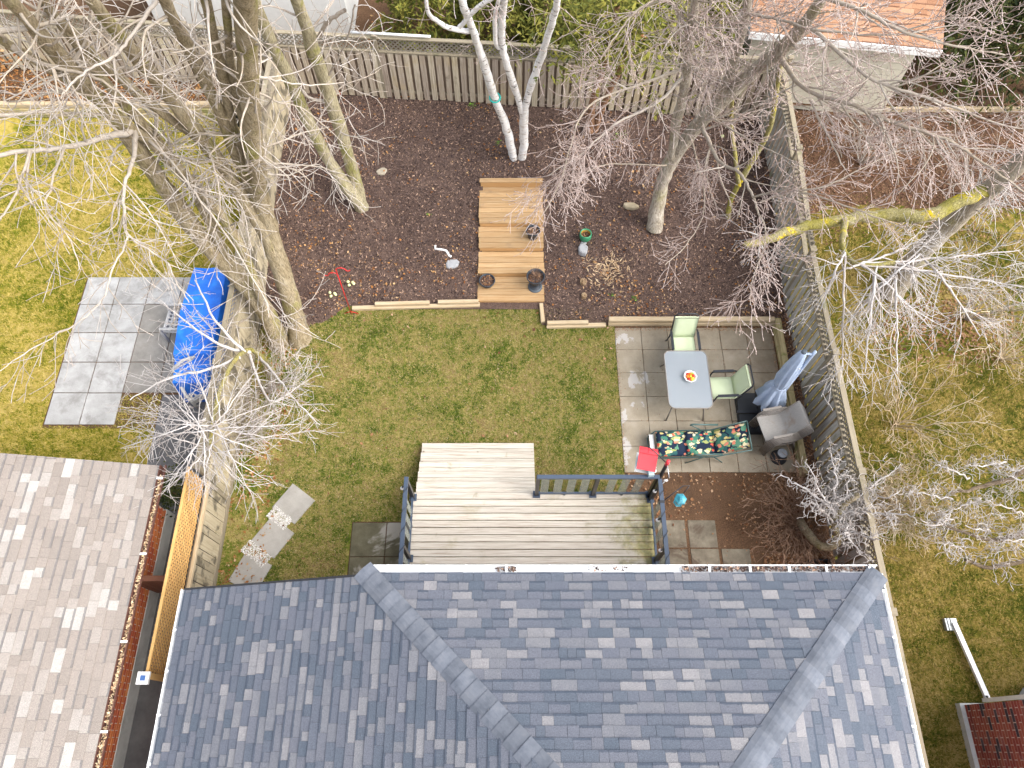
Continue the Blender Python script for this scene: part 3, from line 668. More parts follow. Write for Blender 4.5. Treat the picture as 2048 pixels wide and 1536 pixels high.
# fascia and gutters
def gutter(parent, p0, p1, out, m, wd=0.12, dp=0.11, hang=0.61, strap='white_metal', debris=None, dm='mulch_chip'):
    p0, p1, out = Vector(p0), Vector(p1), Vector(out).normalized(); t = (p1 - p0); L = t.length; t.normalize(); up = Vector((0, 0, 1))
    prof = [(0.0, 0.0), (0.0, -dp), (wd * 0.75, -dp), (wd, -dp * 0.35), (wd, 0.0), (wd - 0.016, 0.0), (wd - 0.016, -dp * 0.3), (wd * 0.7, -dp + 0.012), (0.012, -dp + 0.012), (0.012, 0.0)]
    b = MB(); n = len(prof)
    for e in (p0, p1): b.v += [tuple(e + out * o + up * z) for o, z in prof]
    for k in range(n): b.f.append((k, (k + 1) % n, n + (k + 1) % n, n + k))
    for q in (0, n):
        for k in ((0, 1, 8, 9), (1, 2, 7, 8), (2, 3, 6, 7), (3, 4, 5, 6)): b.f.append(tuple(q + i for i in k))
    g = b.build('gutter', m, parent)
    k = 0.25
    sm_ = MB().bar(Vector((0, 0, 0)), out * wd, 0.035, 0.012).mesh('hanger', strap)
    while k < L:
        inst('hanger', sm_, g, Matrix.Translation(p0 + t * k + up * 0.003)); k += hang * random.uniform(0.9, 1.08)
    if debris:
        for (a0, a1, nn) in debris:
            q = RNG.random(nn); P = np.array([tuple(p0 + t * (a0 + (a1 - a0) * x) + out * (0.03 + 0.07 * y) + up * (-dp * 0.45 + 0.06 * z)) for x, y, z in RNG.random((nn, 3))])
            scatter_quads('gutter_leaves', P, (0.02, 0.055), dm, 0.7, 0.9, parent=g)
    return g
gutter(house, (-2.09, 2.25, 3.745), (5.40, 2.25, 3.745), (0, 1, 0), 'white_metal', debris=[(1.85, 2.15, 70), (3.2, 3.8, 30), (4.6, 7.4, 900)])
gutter(house, (-5.24, -6.0, 2.645), (-5.24, 2.22, 2.645), (-1, 0, 0), 'white_metal', wd=0.07)
gutter(house, (5.38, 2.24, 3.745), (5.38, -6.0, 3.745), (1, 0, 0), 'white_metal', wd=0.075)
MB().bar((-5.22, 2.215, 2.60), (-2.12, 2.215, 3.73), 0.025, 0.16).build('rake_board', 'rail_dark', house)

# bricks
def brickwork(parent, O, U, L, z0, z1, m, limit, bl=0.205, bht=0.062, gap=0.014, proud=0.006):
    """bricks along U from O, facing U x Z"""
    O, U = Vector(O), Vector(U).normalized(); Zz = Vector((0, 0, 1)); R = Matrix((U, Zz.cross(U), Zz)).transposed().to_4x4(); proud = -proud
    def bm_(b, x0, x1, z): b.quadbox([(x0, 0, z), (x1, 0, z), (x1, proud, z), (x0, proud, z), (x0, 0, z + bht), (x1, 0, z + bht), (x1, proud, z + bht), (x0, proud, z + bht)])
    b = MB(); bm_(b, 0, bl, 0); me = b.mesh('brick', m); J = MB(); cand = []
    k = 0; z = z0
    while z + bht < z1:
        x = -(bl + gap) / 2 * (k % 2)
        while x < L:
            x0, x1 = max(0, x), min(L, x + bl)
            if x1 - x0 > 0.03:
                P = O + U * ((x0 + x1) / 2) + Vector((0, 0, z))
                if x1 - x0 > bl - 1e-6 and in_view(P): cand.append((z, x0))
                else: bm_(J, x0, x1, z)
            x += bl + gap
        z += bht + gap; k += 1
    for i, (z, x0) in enumerate(cand):
        if i < limit: inst('brick', me, parent, Matrix.Translation(O + U * x0 + Vector((0, 0, z))) @ R)
        else: bm_(J, x0, x0 + bl, z)
    if J.v: tag(J.build('brick_field', m, parent, world=Matrix.Translation(O) @ R), kind='stuff')

nh = thing('neighbour_house', 'neighbouring house with pale beige shingle roof over an orange brick side wall', 'house', (-8, -1, 0))
wl = MB().box((-9.4, -1.0, 1.35), (5.0, 10.34, 1.9)).build('wall', 'mortar', nh)
MB().box((-9.4, -1.0, 0.2), (5.04, 10.38, 0.40)).build('foundation', 'concrete', nh)
brickwork(wl, (-6.9, -5.6, 0), (0, 1, 0), 9.76, 0.405, 2.2, 'brick_orange', 300)
PN = 0.26
On, An, Bn = (-6.27, -5.0, 2.3), (0, 1, 0), (-1, 0, PN); nb = [(0, 0), (9.43, 0), (9.43, 5.2), (0, 5.2)]
nroof = plane_poly('roof', 'roof_deck', nh, On, An, Bn, nb)
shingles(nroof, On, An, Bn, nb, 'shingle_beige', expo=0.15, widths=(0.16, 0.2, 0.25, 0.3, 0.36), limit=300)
gutter(nh, (-6.27, 4.45, 2.295), (-6.27, -5.0, 2.295), (1, 0, 0), 'gutter_brown', wd=0.11, hang=1.35, debris=[(0.2, 9.4, 2600)], dm='straw')
MB().box((-6.6, -0.3, 2.2), (0.62, 9.4, 0.03)).build('soffit', 'soffit', nh)

# neighbour on the east: brick wall, downspout, window well
eh = thing('brick_house', 'red and charcoal brick house wall at the lower right corner', 'house', (10, -2, 0))
we = MB().box((10.7, -2.6, 1.65), (5.0, 6.44, 3.0)).build('wall', 'mortar', eh)
MB().box((10.68, -2.6, 0.08), (5.12, 6.5, 0.16)).build('foundation', 'concrete', eh)
brickwork(we, (8.2, 0.62, 0), (0, -1, 0), 6.42, 0.17, 3.1, 'brick_mixed', 0)
ds = thing('downspout', 'white metal downspout lying across the lawn from the brick corner', 'downspout', (8.6, 0.75, 0))
b = MB(); q = [G(1975, 1397, 0.12), G(1908, 1246, 0.12)]
b.bar(q[0], q[1], 0.085, 0.065); b.build('leader', 'white_metal', ds)
MB().bar(Vector((8.62, 0.70, 0.10)), Vector((8.62, 0.70, 3.1)), 0.085, 0.065, (0, 1, 0)).build('riser', 'white_metal', ds)
MB().bar(Vector((8.62, 0.74, 0.12)), q[0], 0.085, 0.065).build('elbow', 'white_metal', ds)
p = G(1898, 1250, 0.0)
b = MB(); b.box((p.x, p.y, 0.05), (0.22, 0.22, 0.1)); b.box((p.x - 0.06, p.y, 0.105), (0.02, 0.22, 0.02)); b.box((p.x, p.y, 0.105), (0.02, 0.22, 0.02))
tag(b.build('splash_block', 'galvanised'), 'small ribbed grey block under the downspout end', 'splash block')
b = MB(); c = (9.75, 0.62, 0)
for k in range(5):
    z = 0.02 + k * 0.075; b.tube([(c[0] + 0.45 * math.cos(a), c[1] + 0.36 * math.sin(a), z + 0.03) for a in np.linspace(0, math.pi, 13)], 0.038, 6)
tag(b.build('window_well', 'galvanised', smooth=True), 'corrugated metal window well beside the brick wall', 'window well')

# garage behind the rear fence
ga = thing('garage', 'cream garage with rust-orange shingle roof and white fascia behind the rear fence', 'garage', (8, 16, 0))
A0, A1 = Vector((5.73, 15.4, 2.5)), Vector((10.2, 14.76, 2.5)); gu = (A1 - A0).normalized(); gn = Vector((-gu.y, gu.x, 0))
def wallbox(p0, p1, depth, z0, z1):
    n = Vector((-(p1 - p0).y, (p1 - p0).x, 0)).normalized() * depth
    a, b_, c_, d_ = p0, p1, p1 + n, p0 + n
    return MB().quadbox([(a.x, a.y, z0), (b_.x, b_.y, z0), (c_.x, c_.y, z0), (d_.x, d_.y, z0), (a.x, a.y, z1), (b_.x, b_.y, z1), (c_.x, c_.y, z1), (d_.x, d_.y, z1)])
w0, w1 = A0 + gn * 0.38 + gu * 0.2, A1 + gn * 0.38 - gu * 0.35
wallbox(w0, w1, 4.2, 0, 2.42).build('wall', 'siding_cream', ga)
for k in range(11):
    z = 0.3 + k * 0.19
    MB().bar(w0 - gn * 0.008 + Vector((0, 0, z - w0.z)), w1 - gn * 0.008 + Vector((0, 0, z - w1.z)), 0.02, 0.175).build('siding_board', 'siding_cream', ga)
gr = plane_poly('roof', 'roof_deck', ga, A0, gu, gn + Vector((0, 0, 0.33)), [(0, 0), (4.52, 0), (4.52, 3.0), (0, 3.0)])
shingles(gr, A0, gu, gn + Vector((0, 0, 0.33)), [(0, 0), (4.52, 0), (4.52, 3.0), (0, 3.0)], 'shingle_rust', expo=0.14, widths=(0.3, 0.32), limit=140)
MB().bar(A0 - gn * 0.03 + Vector((0, 0, -0.09)), A1 - gn * 0.03 + Vector((0, 0, -0.09)), 0.05, 0.17).build('fascia', 'white_paint', ga)
MB().bar(A0 + gn * 0.2 + Vector((0, 0, -0.12)), A1 + gn * 0.2 + Vector((0, 0, -0.12)), 0.36, 0.02).build('soffit', 'white_paint', ga)
sh = thing('white_shed', 'white stucco outbuilding behind the rear fence at upper left', 'shed', (-7, 19, 0))
MB().box((-7.0, 19.2, 1.5), (5.2, 3.4, 3.0)).build('wall', 'stucco_white', sh)
MB().box((-7.0, 19.2, 3.06), (5.6, 3.8, 0.12)).build('roof', 'soffit', sh)

# ================================================================== FENCES
def lattice(parent, p0, p1, z0, z1, m, off, pitch=0.085, lw=0.035):
    """diagonal laths of one bay, two layers"""
    p0, p1 = Vector(p0), Vector(p1); t = p1 - p0; t.z = 0; L = t.length; t.normalize(); nrm = Vector((-t.y, t.x, 0)); h = z1 - z0; b = MB()
    for sgn, dep in ((1, 0.0), (-1, 0.009)):
        x = -h
        while x < L + (h if sgn < 0 else 0):
            a = [(x, 0), (x + h, h)] if sgn > 0 else [(x, h), (x + h, 0)]
            (xa, za), (xb, zb) = a
            if xb > 0 and xa < L:
                if xa < 0: za = za + (zb - za) * (-xa) / (xb - xa); xa = 0
                if xb > L: zb = za + (zb - za) * (L - xa) / (xb - xa); xb = L
                if xb - xa > 0.02:
                    A = p0 + t * xa + nrm * (off + dep); B_ = p0 + t * xb + nrm * (off + dep); A.z = z0 + za; B_.z = z0 + zb
                    b.bar(A, B_, 0.008, lw, nrm.cross((B_ - A).normalized()))
            x += pitch * 1.41
    return tag(b.build('lattice', m, parent), kind='stuff')
def fence(root, p0, p1, base, hb, hl, m, style, face, pitch=0.2, bay=2.4, rail='wood_rail', back='wood_back', latm='wood_lattice_old', cap=True, caps=None, latt=True):
    """boards, rails, posts and a lattice top between p0 and p1; face = +1/-1 side the boards show to the yard"""
    p0, p1 = Vector((*p0, 0)), Vector((*p1, 0)); t = p1 - p0; L = t.length; t.normalize(); nrm = Vector((-t.y, t.x, 0)) * face
    at = lambda s, o=0.0: p0 + t * s + nrm * o
    n = int(L / pitch)
    for i in range(n + 1):
        for side in ((1, -1) if style == 'shadow' else (1,)):
            s = (i + (0.5 if side < 0 else 0)) * pitch + random.uniform(-0.006, 0.006)
            if s > L: continue
            q = at(s, 0.036 * side); zb = base(q.x, q.y) + random.uniform(0.0, 0.05); zt = base(q.x, q.y) * 0.0 + base(*at(L / 2)[:2]) * 0 + base(q.x, q.y) + hb + random.uniform(-0.01, 0.01)
            lean = t * random.uniform(-0.008, 0.008)
            plank('board', root, (q.x, q.y, zb), (q.x + lean.x, q.y + lean.y, zt), 0.14, 0.018, m if side > 0 else back, nrm)
    nb = max(1, round(L / bay))
    for i in range(nb + 1):
        s = L * i / nb; q = at(s, 0.0); z = base(q.x, q.y)
        po = plank('post', root, (q.x, q.y, z - 0.05), (q.x, q.y, z + hb + hl + 0.07), 0.09, 0.09, rail, nrm)
        if cap: MB().box((q.x, q.y, z + hb + hl + 0.085), (0.13, 0.13, 0.03), math.atan2(t.y, t.x)).build('post_cap', rail, po)
    for i in range(nb):
        sa, sb = L * i / nb + 0.05, L * (i + 1) / nb - 0.05; a, b_ = at(sa), at(sb); za, zb = base(a.x, a.y), base(b_.x, b_.y)
        for zz in (0.22, hb - 0.02):
            plank('rail', root, (a.x, a.y, za + zz), (b_.x, b_.y, zb + zz), 0.038, 0.085, rail)
        if latt:
            plank('rail', root, (a.x, a.y, za + hb + 0.035), (b_.x, b_.y, zb + hb + 0.035), 0.11, 0.035, rail)
            plank('top_rail', root, (a.x, a.y, za + hb + hl + 0.02), (b_.x, b_.y, zb + hb + hl + 0.02), 0.11, 0.038, rail)
            lattice(root, (a.x, a.y, 0), (b_.x, b_.y, 0), (za + zb) / 2 + hb + 0.055, (za + zb) / 2 + hb + hl, latm, 0.0)
RF = lambda x: 15.06 - 0.078 * x                         # rear fence line
rf = thing('wooden_fence', 'weathered board fence with lattice top across the back of the garden', 'fence', (0, RF(0), 0.6))
fence(rf, (-5.8, RF(-5.8)), (6.6, RF(6.6)), bh, 1.42, 0.40, 'wood_fence_rear', 'shadow', -1)
lf = thing('wooden_fence', 'pale stained board fence along the left side of the lawn', 'fence', (LX, 8, 0))
lbase = lambda x, y: 0.0 if y < 9 else bh(-5.5, y) * 0.7
fence(lf, (LX, 4.62), (LX, 15.45), lbase, 1.30, 0.42, 'wood_fence_pale', 'plain', -1, pitch=0.147)
plank('kick_board', lf, (LX + 0.05, 4.62, 0.08), (LX + 0.05, 9.6, 0.10), 0.035, 0.14, 'wood_rail')
l2 = thing('wooden_fence', 'short stained fence run with new orange lattice beside the slate roof', 'fence', (LX, 3, 0))
fence(l2, (LX, -0.2), (LX, 4.5), lambda x, y: 0.0, 1.18, 0.05, 'wood_fence_pale', 'plain', -1, pitch=0.147, latt=False, cap=False)
plank('kick_board', l2, (LX + 0.05, -0.2, 0.08), (LX + 0.05, 4.5, 0.08), 0.035, 0.14, 'wood_rail')
lattice(l2, (LX, 1.02, 0), (LX, 4.5, 0), 1.22, 2.02, 'wood_lattice_new', 0.03, pitch=0.072, lw=0.036)
plank('rail', l2, (LX + 0.05, 1.0, 1.2), (LX + 0.05, 4.5, 1.2), 0.06, 0.09, 'wood_edging')
plank('top_rail', l2, (LX, 1.0, 2.04), (LX, 4.5, 2.04), 0.05, 0.035, 'wood_lattice_new')
plank('end_post', l2, (LX + 0.02, 0.97, 0), (LX + 0.02, 0.97, 2.06), 0.09, 0.09, 'wood_lattice_new', (1, 0, 0))
so = thing('solar_light', 'white square solar post light at the end of the orange lattice', 'post light', (LX, 0.97, 2.06))
MB().box((LX - 0.02, 0.93, 2.09), (0.19, 0.19, 0.05)).build('housing', 'white_paint', so)
MB().box((LX - 0.02, 0.93, 2.118), (0.08, 0.08, 0.008)).build('solar_panel', 'solar_blue', so)
e_f = thing('wooden_fence', 'grey weathered board fence behind the umbrella and stacked chairs', 'fence', (RX, 8, 0))
fence(e_f, (RX, 14.45), (RX, -3.0), lambda x, y: 0.05 if y < 9 else bh(6.2, y), 1.38, 0.36, 'wood_fence_side', 'shadow', -1, pitch=0.205, latm='wood_lattice_old')
bf = thing('wooden_fence', 'dark weathered fence behind the left neighbour, seen through the bare limbs', 'fence', (-9, 16, 0.4))
fence(bf, (-14.5, 16.7), (-6.0, 15.75), lambda x, y: 0.4, 1.42, 0.36, 'wood_fence_rear', 'shadow', -1)
ga_t = thing('gate', 'dark brown board gate between brick wall and orange lattice', 'gate', (-6.4, 2.6, 0))
for k in range(7):
    x = -6.86 + 0.14 * k; plank('board', ga_t, (x + 0.03, 2.62, 0.1), (x + 0.03, 2.62, 1.45), 0.13, 0.02, 'gate_brown', (0, 1, 0))
plank('top_rail', ga_t, (-6.88, 2.62, 1.47), (-5.92, 2.62, 1.47), 0.10, 0.05, 'gate_brown')
# conduit along the walk
b = MB(); b.tube([(-6.30, 1.0, 0.06), (-6.15, 0.6, 0.08), (-6.08, -0.5, 0.08), (-6.12, -2, 0.08), (-6.15, -5, 0.08)], 0.05, 8)
tag(b.build('drain_pipe', 'pipe_grey', smooth=True), 'grey plastic pipe lying along the narrow side walk', 'pipe')
# timber retaining wall of the left neighbour
rw = thing('retaining_wall', 'low timber retaining wall at the far end of the left lawn', 'retaining wall', (-9, 15.2, 0))
for k, z in enumerate((0.07, 0.21, 0.35)):
    for i in range(4):
        x0 = -14.6 + i * 2.2 + 0.4 * (k % 2); plank('timber', rw, (x0, 15.22 + 0.03 * k, z), (x0 + 2.18, 15.22 + 0.03 * k, z), 0.14, 0.135, 'wood_mossy_beam' if k < 2 else 'wood_edging')
E2 = thing('timber_edging', 'thin timber edge at the back of the right neighbour lawn', 'edging', (10, 15.35, 0))
for i in range(3): plank('timber', E2, (9.2 + i * 2.4, 15.38, 0.1), (11.55 + i * 2.4, 15.36, 0.1), 0.1, 0.14, 'wood_edging')

# ================================================================== TIMBER EDGING
def edging(label, pieces, m='wood_edging', name='garden_timber'):
    """each timber is its own thing"""
    (a, b_, wd, th, mm) = pieces; o = plank(name, None, a, b_, wd, th, mm, variants=1); return tag(o, label, 'timber', 'timbers edging the garden bed')
edging('long lower timber edging the bed by the red hook', ((-3.72, 9.11, 0.045), (-0.75, 9.20, 0.05), 0.10, 0.09, 'wood_edging'))
edging('upper timber stacked on the bed edge nearest the red hook', ((-3.18, 9.165, 0.137), (-1.92, 9.205, 0.137), 0.09, 0.09, 'wood_edging'))
edging('upper timber stacked on the bed edge nearest the wooden steps', ((-1.72, 9.215, 0.139), (-0.78, 9.24, 0.139), 0.09, 0.09, 'wood_edging'))
edging('short timber running towards the house below the right corner of the steps', ((0.68, 9.22, 0.05), (0.71, 8.72, 0.05), 0.09, 0.10, 'wood_edging'))
edging('short lower timber on the lawn edge left of the patio', ((0.80, 8.62, 0.045), (2.16, 8.66, 0.045), 0.10, 0.09, 'wood_edging'))
edging('short upper timber on the lawn edge left of the patio', ((0.81, 8.655, 0.135), (1.75, 8.68, 0.135), 0.09, 0.09, 'wood_edging'))
pw = thing('retaining_wall', 'pale timber wall along the back of the patio behind the lime chair', 'retaining wall', (4, 8.7, 0))
for k in range(2):
    for (x0, x1) in ((2.22, 4.05), (4.055, 6.0)): plank('timber', pw, (x0, 8.70 + 0.015 * k, 0.07 + 0.125 * k), (x1, 8.70 + 0.015 * k, 0.07 + 0.125 * k), 0.12, 0.12, 'wood_edging')
pw2 = thing('retaining_wall', 'greenish timber wall along the fence side of the patio', 'retaining wall', (6.05, 7, 0))
for k in range(2):
    for (y0, y1) in ((8.72, 6.9), (6.895, 5.0)): plank('timber', pw2, (6.06 + 0.015 * k, y0, 0.07 + 0.125 * k), (6.06 + 0.015 * k, y1, 0.07 + 0.125 * k), 0.13, 0.12, 'wood_mossy_beam')

# ================================================================== GARDEN STEPS
st = thing('garden_steps', 'new timber steps climbing the mulch slope in the middle of the garden', 'steps', (0, 11, 0))
SX0, SX1 = -0.80, 0.76
def run(y_front, n, z, bw, riser=True, riser_m='wood_riser'):
    for i in range(n):
        y = y_front + bw * (i + 0.5); plank('tread_board', st, (SX0 + random.uniform(-.01, .01), y, z - 0.018), (SX1 + random.uniform(-.01, .01), y, z - 0.018), bw - 0.010, 0.036, 'wood_new')
    if riser: plank('riser_board', st, (SX0 + 0.03, y_front + 0.022, z - 0.10), (SX1 - 0.02, y_front + 0.022, z - 0.10), 0.036, 0.125, riser_m)
zz = [0.10, 0.23, 0.36, 0.49, 0.66]
def yl(py, z): return G(1024, py, z).y
run(yl(602, zz[0]), 4, zz[0], (yl(553, zz[0]) - yl(602, zz[0])) / 4)
run(yl(546.5, zz[1]), 4, zz[1], (yl(503, zz[1]) - yl(546.5, zz[1])) / 4)
run(yl(495.5, zz[2]), 4, zz[2], (yl(453, zz[2]) - yl(495.5, zz[2])) / 4)
run(yl(446, zz[3]), 7, zz[3], (yl(374, zz[3]) - yl(446, zz[3])) / 7)
run(yl(364.5, zz[4]), 1, zz[4], 0.14)
plank('riser_board', st, (SX0 + 0.03, yl(364.5, zz[4]) + 0.022, zz[4] - 0.15), (SX1 - 0.02, yl(364.5, zz[4]) + 0.022, zz[4] - 0.15), 0.036, 0.11, 'wood_riser')
for x in (SX0 + 0.03, SX1 - 0.03):
    for k in range(4):
        y0 = yl((602, 546.5, 495.5, 446)[k], zz[k]); y1 = yl((553, 503, 453, 374)[k], zz[k])
        plank('stringer', st, (x, y0 + 0.05, zz[k] - 0.09), (x, y1 + 0.1, zz[k] - 0.09), 0.04, 0.10, 'wood_riser')

# ================================================================== DECK
DX0, DX1, DY0, DY1, DZ = -1.93, 2.70, 1.75, 4.42, 0.80
deck = thing('deck', 'weathered pale timber deck with wide front stairs against the house', 'deck', (0.4, 3, 0))
nbd = 19; bw = (DY1 - DY0) / nbd
for i in range(nbd):
    y = DY0 + bw * (i + 0.5); plank('deck_board', deck, (DX0 + random.uniform(-.008, .008), y, DZ - 0.016), (DX1 + random.uniform(-.008, .008), y, DZ - 0.016), bw - 0.013, 0.032, 'wood_deck_mossy', variants=6)
for x in (DX0 + 0.03, 0.4, DX1 - 0.03): plank('joist', deck, (x, DY0, DZ - 0.12), (x, DY1 - 0.03, DZ - 0.12), 0.04, 0.17, 'wood_rail')
plank('rim_board', deck, (DX0 + 0.02, DY1 - 0.045, DZ - 0.13), (DX1 - 0.02, DY1 - 0.045, DZ - 0.13), 0.036, 0.18, 'wood_rail')
for x in (DX0 + 0.08, 0.4, DX1 - 0.08): plank('deck_post', deck, (x, DY1 - 0.15, 0), (x, DY1 - 0.15, DZ - 0.2), 0.09, 0.09, 'wood_rail', (1, 0, 0))
for k in range(5):
    z = DZ - 0.13 * (k + 1); y0 = DY1 + 0.257 * k - 0.005
    for i in range(2): plank('stair_tread', deck, (-1.90, y0 + 0.066 + 0.134 * i, z - 0.016), (0.46, y0 + 0.066 + 0.134 * i, z - 0.016), 0.127, 0.032, 'wood_deck', variants=6)
for x in (-1.86, -0.72, 0.42): plank('stringer', deck, (x, DY1, 0.55), (x, DY1 + 1.2, -0.02), 0.04, 0.22, 'wood_rail')

def railing(label, pts, post_at, ph=1.06, z=DZ, glassy=True, post_m='rail_dark'):
    r = thing('railing', label, 'railing', (*pts[0], z))
    p0, p1 = Vector((*pts[0], z)), Vector((*pts[1], z)); t = (p1 - p0); L = t.length; t.normalize(); up = Vector((0, 0, 1))
    b = MB(); b.bar(p0 + up * ph, p1 + up * ph, 0.075, 0.045); b.build('top_rail', 'rail_navy', r)
    MB().bar(p0 + up * 0.10, p1 + up * 0.10, 0.04, 0.05).build('bottom_rail', 'rail_navy', r)
    for s in post_at:
        q = p0 + t * s; po = MB().bar(q, q + up * (ph - 0.02), 0.07, 0.07, (1, 0, 0)).build('post', post_m, r)
        MB().box(q + up * 0.012, (0.14, 0.14, 0.024)).build('base_plate', 'rail_navy', po)
    pitch, gw, s = 0.25, 0.15, 0.16
    gm = MB().box((0, 0, 0), (gw, 0.008, ph - 0.20)).mesh('glass_strip', 'glass_strip'); W0 = Matrix.Rotation(math.atan2(t.y, t.x), 4, 'Z')
    while s < L - 0.1:
        if all(abs(s - q) > 0.11 for q in post_at): inst('glass_strip', gm, r, Matrix.Translation(p0 + t * s + up * (0.12 + (ph - 0.16) / 2)) @ W0)
        s += pitch
    for s in (L * 0.25, L * 0.75): MB().box(p0 + t * s + up * 0.04, (0.04, 0.04, 0.08)).build('foot_block', 'rail_navy', r)
    return r
railing('navy metal railing with glass strips across the front of the deck', ((0.46, 4.37), (2.70, 4.37)), (0.02, 1.12, 2.22))
railing('navy metal railing on the right side of the deck, bird feeder arm clamped to it', ((2.70, 4.33), (2.70, 1.85)), (0.06, 1.25, 2.40))
railing('navy metal railing on the left side of the deck', ((-1.93, 4.37), (-1.93, 1.85)), (0.06, 1.25, 2.45))
def string_lights(label, x, ys, side):
    r = thing('string_lights', label, 'string lights', (x, ys[0], 1.8)); pts = []
    for k in range(40):
        y = ys[0] + (ys[-1] - ys[0]) * k / 39; a = k * 0.9; pts.append((x + 0.05 * math.cos(a), y, DZ + 1.06 + 0.04 * math.sin(a)))
    MB().tube(pts, 0.006, 5).build('wire', 'plastic_black', r)
    for y in ys:
        bz = DZ + 0.98 + random.uniform(-.05, .04); so_ = MB().tube([(x + side * 0.06, y, bz + 0.06), (x + side * 0.075, y, bz + 0.0)], 0.018, 8).build('socket', 'plastic_black', r)
        MB().blob((x + side * 0.085, y, bz - 0.035), 0.036).build('bulb', 'white_paint', r, True)
string_lights('white globe string lights along the right deck rail', 2.70, [4.15, 3.6, 3.05, 2.5, 2.0], -1)
string_lights('white globe string lights along the left deck rail', -1.93, [4.2, 2.75, 2.2], -1)

# bird feeders and hangers at the deck corner
cx, cy = 2.74, 4.42
fp = thing('feeder_pole', 'dark pole with red tip and two hanger arms at the deck corner', 'pole', (cx, cy, DZ))
MB().tube([(cx, cy, DZ), (cx + 0.02, cy + 0.05, 2.25)], 0.035, 8).build('pole', 'rail_dark', fp, True)
MB().tube([(cx + 0.02, cy + 0.05, 2.25), (cx + 0.022, cy + 0.056, 2.42)], 0.036, 8).build('tip', 'feeder_red', fp, True)
a1, a2 = G(1296, 892, 2.62), G(1337, 957, 2.15)
MB().tube([(cx + 0.02, cy + 0.05, 2.3), ((cx + a1.x) / 2 + .02, (cy + a1.y) / 2, 2.5), a1], 0.011, 6).build('hanger_arm', 'frame_black', fp, True)
MB().tube([(cx + 0.02, cy + 0.05, 2.3), a2 + Vector((0, 0, 0.06)), a2], 0.009, 6).build('hanger_arm', 'chrome', fp, True)
f0 = G(1297, 910, 2.18); fa = -0.20
fd = thing('bird_feeder', 'red roofed house-shaped bird feeder hanging over the deck corner', 'bird feeder', f0, rz=0)
R = Matrix.Rotation(fa, 3, 'Z'); q = lambda x, y, z: f0 + R @ Vector((x, y, z))
for (ya, yb, za, zb) in ((-0.26, 0.05, -0.10, 0.0), (0.04, 0.17, 0.0, -0.07)):
    MB().quadbox([q(-0.17, ya, za - .012), q(0.17, ya, za - .012), q(0.17, yb, zb - .012), q(-0.17, yb, zb - .012), q(-0.17, ya, za), q(0.17, ya, za), q(0.17, yb, zb), q(-0.17, yb, zb)]).build('roof_panel', 'feeder_red', fd)
MB().bar(q(-0.175, 0.045, 0.006), q(0.175, 0.045, 0.006), 0.06, 0.02).build('ridge_cap', 'feeder_red', fd)
MB().box(q(0, -0.04, -0.21), (0.30, 0.20, 0.2), R=R).build('seed_box', 'feeder_teal', fd)
MB().box(q(0, -0.05, -0.32), (0.36, 0.38, 0.02), R=R).build('tray', 'white_paint', fd)
MB().tube([q(0, 0.045, 0.01), a1], 0.004, 5).build('hook_wire', 'frame_black', fd)
p = G(1301, 944, 1.93); sb = thing('suet_box', 'small pale blue box with cream figure on the deck rail corner', 'box', p)
MB().box(p, (0.10, 0.16, 0.12), 0.1).build('box', 'pale_blue', sb); b = MB(); b.blob(p + Vector((0.075, 0.01, 0.05)), 0.035, 0.8, 1.3, 1); b.blob(p + Vector((0.08, 0.06, 0.08)), 0.022); b.build('figure', 'white_paint', sb, True)
p = G(1331, 961, 1.75); wc = thing('wind_spinner', 'silver disc ornament hanging right of the deck corner', 'ornament', p)
b = MB(); b.blob(p, 0.045, 1, 0.5, 1); b.build('disc', 'white_metal', wc, True); MB().tube([p + Vector((0, 0, .04)), a2], 0.004, 5).build('wire', 'chrome', wc); MB().tube([p, p + Vector((-0.05, -0.03, -0.22))], [0.012, 0.003], 6).build('tail', 'white_metal', wc, True)
hf = G(1361, 998, 1.62); hb_ = thing('bird_feeder', 'blue hexagonal bird feeder hanging over the leafy bed', 'bird feeder', hf)
b = MB(); b.lathe([(0.0, 0.06), (0.03, 0.058), (0.035, 0.045), (0.055, 0.04), (0.06, 0.028), (0.105, 0.012), (0.118, 0.0), (0.112, -0.012)], 6, hf); b.build('roof', 'feeder_blue', hb_)
MB().lathe([(0.06, -0.01), (0.06, -0.22), (0.0, -0.22)], 6, hf).build('tube', 'glass_strip', hb_); MB().lathe([(0.0, -0.23), (0.09, -0.23), (0.095, -0.21)], 6, hf).build('tray', 'feeder_blue', hb_)
ha = thing('curved_hanger', 'thin black curved arm reaching from the rail to the blue feeder', 'hanger', (2.72, 3.9, 1.86))
MB().tube([(2.73, 3.92, 1.86), (2.92, 4.05, 1.93), (3.08, 4.16, 1.98), (3.2, 4.17, 1.97), (hf.x, hf.y + 0.02, 1.9)], 0.010, 6).build('arm', 'frame_black', ha, True)
MB().box((2.70, 3.9, 1.84), (0.09, 0.05, 0.10)).build('clamp', 'plastic_black', ha); MB().tube([(hf.x, hf.y + 0.02, 1.9), hf + Vector((0, 0, 0.05))], 0.003, 5).build('wire', 'chrome', ha)

